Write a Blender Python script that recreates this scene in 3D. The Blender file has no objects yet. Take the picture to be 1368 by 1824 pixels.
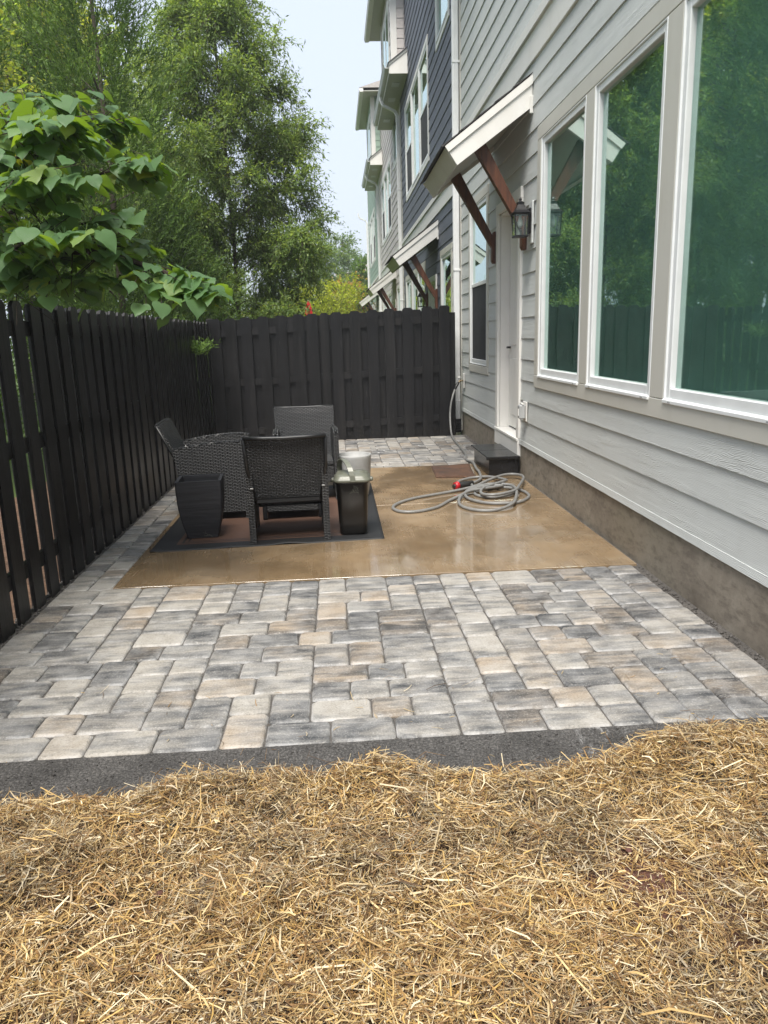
import bpy, math, random
import numpy as np
from mathutils import Vector, Matrix

rng = np.random.default_rng(11)
random.seed(5)
SC = bpy.context.scene
COL = SC.collection
R = math.radians

# ------------------------------------------------------------------ camera
YAW, PITCH, ROLL = 0.0570531, 0.2301528, -0.029604
fw = Vector((math.sin(YAW)*math.cos(PITCH), math.cos(YAW)*math.cos(PITCH), -math.sin(PITCH)))
rt = Vector((math.cos(YAW), -math.sin(YAW), 0)); up = rt.cross(fw)
rt2 = rt*math.cos(ROLL) + up*math.sin(ROLL); up2 = rt2.cross(fw)
cam_d = bpy.data.cameras.new('camera'); cam = bpy.data.objects.new('camera', cam_d); COL.objects.link(cam)
cam_d.sensor_fit = 'VERTICAL'; cam_d.sensor_height = 24; cam_d.lens = 24*1343.46/1824
cam_d.clip_start = 0.05; cam_d.clip_end = 2000
m3 = Matrix((rt2, up2, -fw)).transposed()
cam.matrix_world = Matrix.Translation((0, 0, 1.5)) @ m3.to_4x4()
SC.camera = cam

# ------------------------------------------------------------------ world, sun, exposure
SUN_EL, SUN_AZ = 62.0, -163.0           # azimuth from +Y, positive to +X
W = bpy.data.worlds.new('World'); SC.world = W; W.use_nodes = True
wn = W.node_tree.nodes; wl = W.node_tree.links
for n in list(wn): wn.remove(n)
sky = wn.new('ShaderNodeTexSky'); sky.sky_type = 'NISHITA'; sky.sun_disc = False
sky.sun_elevation = R(SUN_EL); sky.sun_rotation = R(SUN_AZ)
sky.air_density = 1.0; sky.dust_density = 6.0; sky.ozone_density = 1.0
mixw = wn.new('ShaderNodeMix'); mixw.data_type = 'RGBA'
mixw.inputs[0].default_value = 0.8
mixw.inputs[7].default_value = (4.75, 5.25, 6.1, 1)       # bright hazy veil over the whole sky
bgw = wn.new('ShaderNodeBackground'); bgw.inputs[1].default_value = 0.095
outw = wn.new('ShaderNodeOutputWorld')
wl.new(sky.outputs[0], mixw.inputs[6]); wl.new(mixw.outputs[2], bgw.inputs[0]); wl.new(bgw.outputs[0], outw.inputs[0])
sd = bpy.data.lights.new('sun', 'SUN'); sd.energy = 3.0; sd.angle = R(30); sd.color = (1, .95, .87)
sun = bpy.data.objects.new('sun', sd); COL.objects.link(sun)
az, el = R(SUN_AZ), R(SUN_EL)
sv = Vector((math.sin(az)*math.cos(el), math.cos(az)*math.cos(el), math.sin(el)))
sun.rotation_euler = sv.to_track_quat('Z', 'Y').to_euler(); sun.location = sv*50
SC.view_settings.view_transform = 'Standard'; SC.view_settings.look = 'None'
SC.view_settings.gamma = 1; SC.view_settings.exposure = 1.12
SC.view_settings.use_curve_mapping = False
SC.render.engine = 'CYCLES'
SC.cycles.use_denoising = True
SC.cycles.max_bounces = 4; SC.cycles.volume_bounces = 0; SC.cycles.diffuse_bounces = 3; SC.cycles.glossy_bounces = 3; SC.cycles.transmission_bounces = 3; SC.cycles.transparent_max_bounces = 8
SC.cycles.caustics_reflective = False; SC.cycles.caustics_refractive = False

# ------------------------------------------------------------------ material helpers
class NB:
    def __init__(s, name):
        s.m = bpy.data.materials.new(name); s.m.use_nodes = True
        s.t = s.m.node_tree; s.n = s.t.nodes; s.l = s.t.links
        s.p = s.n['Principled BSDF']; s.out = s.n['Material Output']
    def nd(s, typ, **kw):
        n = s.n.new(typ)
        for k, v in kw.items():
            if k.startswith('i_'):
                key = k[2:]; key = int(key) if key.isdigit() else key
                if hasattr(v, 'is_linked') or isinstance(v, bpy.types.NodeSocket): s.l.new(v, n.inputs[key])
                else: n.inputs[key].default_value = v
            else: setattr(n, k, v)
        return n
    def coords(s, kind='Object', scale=(1, 1, 1), rand=False):
        tc = s.nd('ShaderNodeTexCoord'); v = tc.outputs[kind]
        if rand:
            oi = s.nd('ShaderNodeObjectInfo')
            mu = s.nd('ShaderNodeVectorMath', operation='MULTIPLY_ADD')
            s.l.new(oi.outputs['Random'], mu.inputs[0]); mu.inputs[1].default_value = (91, 57, 33); s.l.new(v, mu.inputs[2]); v = mu.outputs[0]
        mp = s.nd('ShaderNodeMapping'); s.l.new(v, mp.inputs[0]); mp.inputs['Scale'].default_value = scale
        return mp.outputs[0]
    def noise(s, vec, scale, detail=4, rough=.55, dist=0):
        n = s.nd('ShaderNodeTexNoise'); s.l.new(vec, n.inputs['Vector'])
        n.inputs['Scale'].default_value = scale; n.inputs['Detail'].default_value = detail
        n.inputs['Roughness'].default_value = rough; n.inputs['Distortion'].default_value = dist
        return n.outputs['Fac']
    def ramp(s, fac, stops, interp='LINEAR'):
        r = s.nd('ShaderNodeValToRGB'); s.l.new(fac, r.inputs[0]); cr = r.color_ramp; cr.interpolation = interp
        while len(cr.elements) < len(stops): cr.elements.new(.5)
        for e, (p, c) in zip(cr.elements, stops):
            e.position = p; e.color = (*c, 1) if len(c) == 3 else c
        return r.outputs[0]
    def mix(s, fac, a, b, mode='MIX'):
        m = s.nd('ShaderNodeMix', data_type='RGBA', blend_type=mode)
        for i, v in ((0, fac), (6, a), (7, b)):
            if isinstance(v, bpy.types.NodeSocket): s.l.new(v, m.inputs[i])
            elif i == 0: m.inputs[0].default_value = v
            else: m.inputs[i].default_value = (*v, 1)
        return m.outputs[2]
    def math(s, op, a, b=0.0, clamp=False):
        m = s.nd('ShaderNodeMath', operation=op, use_clamp=clamp)
        for i, v in enumerate((a, b)):
            if isinstance(v, bpy.types.NodeSocket): s.l.new(v, m.inputs[i])
            else: m.inputs[i].default_value = v
        return m.outputs[0]
    def mapr(s, v, a, b, c, d):
        m = s.nd('ShaderNodeMapRange'); s.l.new(v, m.inputs[0])
        for i, x in enumerate((a, b, c, d)): m.inputs[i+1].default_value = x
        return m.outputs[0]
    def bump(s, h, strength=.3, dist=.01, prev=None):
        b = s.nd('ShaderNodeBump'); b.inputs['Strength'].default_value = strength; b.inputs['Distance'].default_value = dist
        s.l.new(h, b.inputs['Height'])
        if prev is not None: s.l.new(prev, b.inputs['Normal'])
        return b.outputs[0]
    def set(s, color=None, rough=None, normal=None, **kw):
        for k, v in (('Base Color', color), ('Roughness', rough), ('Normal', normal), *kw.items()):
            if v is None: continue
            if isinstance(v, bpy.types.NodeSocket): s.l.new(v, s.p.inputs[k])
            elif k == 'Base Color': s.p.inputs[k].default_value = (*v, 1)
            else: s.p.inputs[k].default_value = v
        return s.m

def simple(name, col, rough=.5, var=.12, scale=6, bump=.0, bscale=60, **kw):
    b = NB(name); v = b.coords()
    n = b.noise(v, scale, 5)
    d = tuple(c*(1-var) for c in col); l = tuple(min(1, c*(1+var)) for c in col)
    c = b.ramp(n, [(.3, d), (.7, l)])
    nm = None
    if bump: nm = b.bump(b.noise(v, bscale, 3), bump, .004)
    rr = b.mapr(n, .3, .7, rough*.9, min(1, rough*1.1))
    return b.set(c, rr, nm, **kw)

M = {}
def siding_mat(name, col):
    b = NB(name); v = b.coords()
    g = b.coords(scale=(8, 1.6, 42))
    grain = b.noise(g, 1.0, 3, .55, .6)
    lines = b.nd('ShaderNodeTexWave', wave_type='BANDS', bands_direction='Z'); b.l.new(b.coords(scale=(1, .22, 1)), lines.inputs[0])
    lines.inputs['Scale'].default_value = 42; lines.inputs['Distortion'].default_value = 9; lines.inputs['Detail'].default_value = 2; lines.inputs['Detail Scale'].default_value = .9
    patch = b.noise(b.coords(scale=(1, .5, 3.2)), 2.1, 2)
    pm = b.mapr(patch, .45, .65, 0, 1)
    h = b.math('MULTIPLY', b.math('ADD', grain, b.math('MULTIPLY', lines.outputs['Fac'], .35)), b.math('ADD', pm, .35))
    nm = b.bump(h, .6, .005)
    dirt = b.noise(b.coords(scale=(1, 1, .7)), 1.7, 6, .7)
    oi = b.nd('ShaderNodeObjectInfo')
    c = b.mix(b.mapr(dirt, .48, .78, 0, .4), col, tuple(x*.76 for x in col))
    c = b.mix(b.math('MULTIPLY', oi.outputs['Random'], .13), c, tuple(x*.7 for x in col))
    c = b.mix(b.mapr(grain, .62, .8, 0, .18), c, tuple(min(1, x*1.25) for x in col))
    return b.set(c, .62, nm)
M['sidA'] = siding_mat('grey_siding_paint', (.55, .572, .562))
M['sidB'] = siding_mat('slate_blue_siding_paint', (.095, .11, .145))
M['sidC'] = siding_mat('pale_taupe_siding_paint', (.56, .52, .505))
M['sidD'] = siding_mat('sage_green_siding_paint', (.30, .41, .33))
def trim_mat(name, col):
    b = NB(name); v = b.coords()
    dirt = b.noise(b.coords(scale=(1, 1.2, .5)), 3.0, 6, .7)
    c = b.mix(b.mapr(dirt, .5, .8, 0, .35), col, (col[0]*.72, col[1]*.7, col[2]*.64))
    return b.set(c, .5, b.bump(b.noise(b.coords(scale=(20, 3, 20)), 3, 3), .08, .002))
M['trim'] = trim_mat('greige_trim_paint', (.55, .54, .49))
M['white'] = trim_mat('white_trim_paint', (.74, .73, .70))
M['vinyl'] = simple('white_vinyl', (.74, .76, .76), .35, .05)
M['soffit'] = simple('soffit_paint', (.46, .46, .41), .6, .06)
M['gutter'] = simple('gutter_enamel', (.5, .52, .5), .35, .08)
M['pipe'] = simple('white_downspout_enamel', (.74, .75, .75), .35, .06)
M['black_plastic'] = simple('black_plastic', (.012, .012, .013), .4)
M['roof'] = simple('asphalt_shingle', (.055, .052, .052), .9, .4, 30, .5, 150)
M['roof_far'] = simple('far_roof_shingle', (.23, .215, .2), .9, .2, 12)
M['interior'] = simple('dim_interior_wall', (.30, .30, .28), .9)
M['blind'] = simple('pale_window_shade', (.50, .52, .51), .9)
M['screen'] = simple('dark_insect_screen', (.025, .027, .03), .8)
M['far_wall'] = simple('far_blue_wall', (.22, .27, .34), .7)

b = NB('stained_wood')
g = b.noise(b.coords(scale=(14, 14, 1.6)), 2.0, 5, .6, .8)
c = b.ramp(g, [(.28, (.028, .010, .005)), (.5, (.085, .028, .012)), (.75, (.15, .055, .024))])
M['cedar_wood'] = b.set(c, .5, b.bump(g, .4, .004))

def glass_mat(name, tint, refl, ior=1.75):
    b = NB(name); b.n.remove(b.p)
    tr = b.nd('ShaderNodeBsdfTransparent'); tr.inputs[0].default_value = (*tint, 1)
    gl = b.nd('ShaderNodeBsdfGlossy'); gl.inputs['Color'].default_value = (*refl, 1); gl.inputs['Roughness'].default_value = .012
    v = b.coords(); nm = b.bump(b.noise(v, 1.3, 2), .03, .02); b.l.new(nm, gl.inputs['Normal'])
    lw = b.nd('ShaderNodeLayerWeight'); lw.inputs[0].default_value = .5
    fr_ = b.mapr(b.math('POWER', lw.outputs['Facing'], 2.2), 0, 1, .04, ior)
    ms = b.nd('ShaderNodeMixShader'); b.l.new(fr_, ms.inputs[0]); b.l.new(tr.outputs[0], ms.inputs[1]); b.l.new(gl.outputs[0], ms.inputs[2])
    b.l.new(ms.outputs[0], b.out.inputs[0]); return b.m
M['glass'] = glass_mat('green_tinted_window_glass', (.72, .87, .82), (.88, 1, .97), .95)
M['lamp_glass'] = glass_mat('clear_lantern_glass', (.9, .92, .9), (1, 1, 1), .6)

b = NB('black_stained_fence')
v = b.coords(scale=(22, 22, 1.1), rand=True)
g = b.noise(v, 1.6, 6, .62, .4)
oi = b.nd('ShaderNodeObjectInfo')
c = b.ramp(g, [(.3, (.0045, .0045, .0048)), (.6, (.0105, .0102, .0108)), (.82, (.024, .023, .0225))])
c = b.mix(b.math('MULTIPLY', oi.outputs['Random'], .5), c, (.0115, .0115, .0135))
sc_ = b.noise(b.coords(scale=(60, 60, 3), rand=True), 1.0, 2)
c = b.mix(b.mapr(sc_, .73, .78, 0, .5), c, (.16, .155, .15))
zsp = b.nd('ShaderNodeSeparateXYZ'); b.l.new(b.nd('ShaderNodeNewGeometry').outputs['Position'], zsp.inputs[0])
mud = b.math('MULTIPLY', b.mapr(zsp.outputs[2], .02, .40, 1, 0), b.mapr(b.noise(b.coords(scale=(1, 1, .8), rand=True), 34, 5, .8), .5, .68, 0, 1))
c = b.mix(b.math('MULTIPLY', mud, .45), c, (.07, .06, .05))
fade = b.noise(b.coords(scale=(9, 9, .7), rand=True), 1.0, 4, .6)
c = b.mix(b.mapr(fade, .52, .75, 0, .55), c, (.030, .028, .027))
wet = b.noise(b.coords(scale=(1, 1, .6)), 1.4, 3)
M['fence'] = b.set(c, b.mapr(wet, .4, .65, .34, .6), b.bump(g, .3, .004)); b.p.inputs['Specular IOR Level'].default_value = .32

# pavers
b = NB('tumbled_concrete_paver')
oi = b.nd('ShaderNodeObjectInfo'); rnd = oi.outputs['Random']
v = b.coords(scale=(3.0, 16, 3), rand=True)
st = b.noise(v, 1.0, 5, .6, .7)
v2 = b.coords(rand=True)
lf = b.noise(v2, 4.0, 2)
sh = b.math('ADD', b.math('MULTIPLY', b.math('ADD', st, -.5), 2.0), b.math('ADD', b.math('MULTIPLY', b.math('ADD', lf, -.5), .7), b.mapr(b.math('FRACT', b.math('MULTIPLY', rnd, 17.3)), 0, 1, .22, .78)))
c = b.ramp(sh, [(.05, (.048, .050, .054)), (.30, (.12, .119, .118)), (.54, (.205, .196, .182)), (.82, (.305, .285, .254))])
tanf = b.math('MULTIPLY', b.mapr(b.math('FRACT', b.math('MULTIPLY', rnd, 7.77)), (.58), .85, 0, 1), b.mapr(lf, .3, .6, .35, .9))
c = b.mix(b.math('MULTIPLY', tanf, .75), c, b.mix(1.0, c, (1.0, .80, .60), 'MULTIPLY'))
fine = b.noise(v2, 120, 4, .8); pits = b.noise(v2, 60, 3, .6)
c = b.mix(b.mapr(fine, .54, .70, 0, .5), c, (.55, .53, .49))
c = b.mix(b.mapr(fine, .32, .45, .7, 0), c, (.06, .06, .062))
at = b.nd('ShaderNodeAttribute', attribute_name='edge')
edge_glint = b.math('MULTIPLY', at.outputs['Fac'], b.mapr(b.noise(b.coords('Object', rand=True), 9, 4, .6), .42, .62, 0, .5))
c = b.mix(edge_glint, c, (.70, .70, .70))  # sky reflection on the chamfers painted in as a broken pale tint
nm = b.bump(b.math('ADD', fine, b.math('MULTIPLY', pits, 1.5)), .45, .003)
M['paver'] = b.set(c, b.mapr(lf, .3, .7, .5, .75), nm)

b = NB('wet_broomed_concrete')
v = b.coords()
br = b.noise(b.coords(scale=(75, 1.3, 1)), 1.0, 4, .65, .3)
big = b.noise(v, .9, 5, .6); mid = b.noise(v, 5, 5, .65)
c = b.ramp(big, [(.32, (.15, .102, .056)), (.5, (.22, .152, .086)), (.68, (.285, .208, .128))])
c = b.mix(b.mapr(mid, .45, .75, 0, .35), c, (.12, .088, .056))
c = b.mix(b.mapr(b.noise(v, 1.7, 6, .65, .3), .52, .68, 0, .45), c, (.33, .265, .185))
c = b.mix(b.mapr(b.noise(v, 2.3, 6, .68, .6), .55, .7, 0, .5), c, (.095, .068, .044))
fl = b.noise(b.coords(scale=(130, 2.2, 1)), 1.0, 3, .6)
c = b.mix(b.mapr(fl, .5, .75, 0, .28), c, (.35, .28, .20))
c = b.mix(b.mapr(b.noise(v, 26, 4), .67, .74, 0, .4), c, (.07, .055, .04))
dry = b.noise(b.coords(scale=(1.0, .7, 1)), 1.35, 4, .6, .4)
rg = b.math('ADD', b.mapr(dry, .42, .60, .05, .40), b.math('MULTIPLY', b.math('ADD', br, -.5), .22), True)
b.p.inputs['Coat Roughness'].default_value = .05; b.l.new(b.mapr(dry, .44, .60, .85, .0), b.p.inputs['Coat Weight'])
M['slab'] = b.set(c, rg, b.bump(b.math('ADD', br, b.math('MULTIPLY', mid, .3)), .10, .003))

b = NB('poured_foundation_concrete')
v = b.coords()
n1 = b.noise(v, 2.2, 6, .7); n2 = b.noise(b.coords(scale=(1, 1, 2.5)), 9, 5, .7)
c = b.ramp(n1, [(.3, (.17, .145, .115)), (.5, (.27, .235, .19)), (.7, (.37, .33, .275))])
c = b.mix(b.mapr(n2, .48, .66, 0, .65), c, (.115, .096, .076))
c = b.mix(b.mapr(b.noise(v, 1.1, 3), .5, .7, 0, .45), c, (.115, .105, .062))
M['foundation'] = b.set(c, .75, b.bump(n2, .3, .008))

def sand_mat(name, c0, c1, c2, sc=190, rough=.9, bs=.6):
    b = NB(name); v = b.coords()
    f = b.noise(v, sc, 4, .75); g = b.noise(v, 5, 5, .6)
    c = b.ramp(f, [(.3, c0), (.5, c1), (.72, c2)])
    c = b.mix(b.mapr(g, .45, .7, 0, .55), c, tuple(x*.6 for x in c0))
    return b, b.set(c, b.mapr(g, .3, .7, rough*.6, rough), b.bump(b.math('ADD', f, b.math('MULTIPLY', b.noise(v, 40, 4), 1.5)), bs, .006))
_, M['joint'] = sand_mat('joint_sand', (.045, .04, .036), (.09, .082, .074), (.2, .19, .18))
b, _m = sand_mat('dark_polymeric_sand', (.02, .019, .018), (.055, .052, .05), (.19, .18, .17), 130, .8, .9)
w_ = b.noise(b.coords(scale=(7, 4, 1)), 2.6, 8, .8, .5)
ps = b.nd('ShaderNodeTexCoord'); se = b.nd('ShaderNodeSeparateXYZ'); b.l.new(ps.outputs['Object'], se.inputs[0])
wx = b.math('MULTIPLY', b.mapr(se.outputs[0], .78, .9, 0, 1), b.mapr(se.outputs[0], 1.0, 1.14, 1, 0))
bc = b.p.inputs['Base Color'].links[0].from_socket
M['polysand'] = b.set(b.mix(b.math('MULTIPLY', b.mapr(w_, .52, .66, 0, .6), wx), bc, (.55, .55, .55)))
_, M['soil'] = sand_mat('damp_soil', (.03, .018, .011), (.065, .04, .024), (.12, .085, .055), 120, .95, .8)
_, M['clay'] = sand_mat('red_clay', (.06, .025, .018), (.11, .046, .033), (.16, .075, .055), 120, .95, .8)
_, M['mulch'] = sand_mat('brown_mulch', (.05, .028, .017), (.12, .068, .042), (.22, .14, .09), 45, .95, .9)
b = NB('lawn'); v = b.coords()
f = b.noise(v, 60, 5, .7); g = b.noise(v, .8, 4)
c = b.mix(b.mapr(g, .35, .65, 0, 1), b.ramp(f, [(.3, (.025, .05, .01)), (.7, (.10, .17, .03))]), b.ramp(f, [(.3, (.04, .07, .012)), (.7, (.15, .22, .05))]))
M['lawn'] = b.set(c, .9, b.bump(f, .8, .03))

def attr_mat(name, rough=.6, trans=0.0, tcol=(1, 1, 1), spec=.3, bump=0):
    b = NB(name); at = b.nd('ShaderNodeAttribute', attribute_name='Col'); c = at.outputs['Color']
    if bump: c = b.mix(b.mapr(b.noise(b.coords(), bump, 2), .3, .7, 0, .5), c, b.mix(1.0, c, (.6, .62, .6), 'MULTIPLY'))
    b.set(c, rough, None); b.p.inputs['Specular IOR Level'].default_value = spec
    if trans:
        t = b.nd('ShaderNodeBsdfTranslucent'); b.l.new(b.mix(1.0, c, tcol, 'MULTIPLY'), t.inputs[0])
        ms = b.nd('ShaderNodeMixShader'); ms.inputs[0].default_value = trans
        b.l.new(b.p.outputs[0], ms.inputs[1]); b.l.new(t.outputs[0], ms.inputs[2]); b.l.new(ms.outputs[0], b.out.inputs[0])
    return b.m
M['straw'] = attr_mat('golden_straw', .55, .12, (1.2, 1.1, .9), .35)
M['leaf'] = attr_mat('tree_leaf', .5, .50, (1.5, 1.45, .6), .35)
M['needle'] = attr_mat('cedar_foliage', .6, .25, (1.3, 1.4, .6), .25)
b = NB('redbud_leaf'); oi = b.nd('ShaderNodeObjectInfo'); v = b.coords()
v = b.coords(rand=True)
c = b.ramp(oi.outputs['Random'], [(0, (.075, .155, .06)), (.5, (.10, .20, .075)), (.85, (.14, .25, .08)), (1, (.21, .27, .07))])
c = b.mix(b.mapr(b.noise(v, 30, 4), .6, .75, 0, .3), c, (.16, .22, .15))
b.set(c, b.mapr(b.noise(v, 14, 3), .35, .65, .45, .65), b.bump(b.noise(v, 22, 3), .2, .006)); b.p.inputs['Specular IOR Level'].default_value = .55
t = b.nd('ShaderNodeBsdfTranslucent'); b.l.new(b.mix(1.0, c, (2.7, 2.1, .35), 'MULTIPLY'), t.inputs[0])
ms = b.nd('ShaderNodeMixShader'); ms.inputs[0].default_value = .45
b.l.new(b.p.outputs[0], ms.inputs[1]); b.l.new(t.outputs[0], ms.inputs[2]); b.l.new(ms.outputs[0], b.out.inputs[0])
M['redbud'] = b.m
M['bark'] = simple('grey_brown_bark', (.085, .068, .052), .9, .4, 18, .6, 40)
M['bark_light'] = simple('pale_bark', (.24, .205, .17), .9, .35, 14, .5, 40)
M['twig'] = simple('dark_twig', (.035, .022, .016), .8, .3, 20)

def wicker_mat(name, su, sv_):
    b = NB(name); tc = b.nd('ShaderNodeTexCoord')
    mp = b.nd('ShaderNodeMapping'); b.l.new(tc.outputs['UV'], mp.inputs[0]); mp.inputs['Scale'].default_value = (su, sv_, 1)
    br = b.nd('ShaderNodeTexBrick'); b.l.new(mp.outputs[0], br.inputs[0])
    br.inputs['Scale'].default_value = 1; br.inputs['Mortar Size'].default_value = .17; br.inputs['Mortar Smooth'].default_value = 1
    br.inputs['Brick Width'].default_value = 1; br.inputs['Row Height'].default_value = .45
    br.inputs['Color1'].default_value = (1, 1, 1, 1); br.inputs['Color2'].default_value = (.8, .8, .8, 1); br.inputs['Mortar'].default_value = (0, 0, 0, 1)
    sx = b.nd('ShaderNodeSeparateXYZ'); b.l.new(mp.outputs[0], sx.inputs[0])
    c = b.mix(br.outputs['Fac'], (.017, .017, .0195), (.001, .0025, .0025))
    h = b.math('SUBTRACT', 1.0, br.outputs['Fac'])
    return b.set(c, b.mapr(b.noise(b.coords(), 8, 2), .3, .7, .33, .48), b.bump(h, .9, .006))
M['wicker'] = wicker_mat('black_resin_wicker', 24, 36)
M['metal_dark'] = simple('black_powder_coat', (.012, .012, .013), .42, .2, 20)
M['badge'] = simple('brushed_badge', (.42, .42, .42), .3, .1, 20, Metallic=.8)
b = NB('ribbed_black_planter'); v = b.coords(scale=(1, 1, 26))
g = b.noise(v, 2.2, 4, .6); f = b.noise(b.coords(scale=(10, 10, 60)), 1.0, 3)
M['planter'] = b.set(b.ramp(g, [(.3, (.012, .012, .015)), (.7, (.032, .032, .037))]), .6, b.bump(b.math('ADD', g, f), .4, .005))
M['grey_pot'] = simple('grey_fibrestone', (.34, .345, .34), .55, .14, 9, .1, 120)
M['potsoil'] = simple('potting_soil', (.03, .02, .014), .95, .5, 40, .9, 60)
M['bin_body'] = simple('dark_brown_smoked_plastic', (.006, .005, .004), .38, .3, 4)
M['bin_lid'] = simple('grey_green_plastic', (.13, .135, .105), .36, .07, 8)
M['hose'] = simple('grey_rubber_hose', (.185, .185, .18), .38, .15, 30)
M['hose_dark'] = simple('black_hose_end', (.018, .018, .018), .4)
M['red_plastic'] = simple('red_plastic', (.45, .012, .02), .35)
M['brass'] = simple('aged_brass', (.32, .25, .16), .4, .2, 20, Metallic=.9)
M['grey_plastic'] = simple('grey_clear_plastic', (.38, .39, .39), .25, .1)
M['step'] = simple('wet_black_step', (.012, .012, .013), .22, .4, 7, .25, 90)
M['lantern'] = simple('dark_bronze_metal', (.014, .014, .016), .38, .3, 15, Metallic=.3)
M['bulb'] = simple('frosted_bulb', (.75, .75, .73), .3, .03)
b = NB('doormat_coir'); v = b.coords(); n = b.noise(b.coords(scale=(60, 60, 60)), 1, 3); n2 = b.noise(v, 3, 5)
M['doormat'] = b.set(b.mix(b.mapr(n2, .4, .65, 0, .8), b.ramp(n, [(.3, (.035, .017, .010)), (.7, (.14, .07, .04))]), (.035, .02, .014)), .9, b.bump(n, .8, .01))
# rug with borders, woven in local UV
b = NB('outdoor_rug'); tc = b.nd('ShaderNodeTexCoord'); se = b.nd('ShaderNodeSeparateXYZ'); b.l.new(tc.outputs['UV'], se.inputs[0])
dx = b.math('SUBTRACT', .5, b.math('ABSOLUTE', b.math('SUBTRACT', se.outputs[0], .5)))
dy = b.math('SUBTRACT', .5, b.math('ABSOLUTE', b.math('SUBTRACT', se.outputs[1], .5)))
dxm = b.math('MULTIPLY', dx, 1.72); dym = b.math('MULTIPLY', dy, 2.2)
d = b.math('MINIMUM', dxm, dym)
blk, brn = (.016, .017, .019), (.115, .062, .042)
stp = b.ramp(d, [(0, blk), (.155, blk), (.16, brn), (.185, brn), (.19, blk), (.205, blk), (.21, brn), (.225, brn), (.23, blk), (.24, blk), (.245, brn)], 'CONSTANT')
wv = b.noise(b.coords(scale=(160, 40, 1)), 1, 3)
c = b.mix(b.mapr(wv, .35, .7, 0, .6), stp, b.mix(1.0, stp, (.45, .45, .47), 'MULTIPLY'))
M['rug'] = b.set(c, .62, b.bump(wv, .5, .004))

# ------------------------------------------------------------------ mesh helpers
def mesh_np(name, V, F, mat=None, col=None, smooth=False, uv=None):
    V = np.asarray(V, dtype=np.float32); F = np.asarray(F, dtype=np.int32)
    me = bpy.data.meshes.new(name); n, k = F.shape
    me.vertices.add(len(V)); me.vertices.foreach_set('co', V.ravel())
    me.loops.add(n*k); me.loops.foreach_set('vertex_index', F.ravel())
    me.polygons.add(n); me.polygons.foreach_set('loop_start', np.arange(0, n*k, k, dtype=np.int32)); me.polygons.foreach_set('loop_total', np.full(n, k, dtype=np.int32))
    if smooth: me.polygons.foreach_set('use_smooth', np.ones(n, dtype=bool))
    me.update(calc_edges=True)
    if col is not None:
        ca = me.color_attributes.new('Col', 'FLOAT_COLOR', 'POINT')
        c4 = np.ones((len(V), 4), np.float32); c4[:, :3] = col; ca.data.foreach_set('color', c4.ravel())
    if mat is not None: me.materials.append(mat)
    return me

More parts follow.
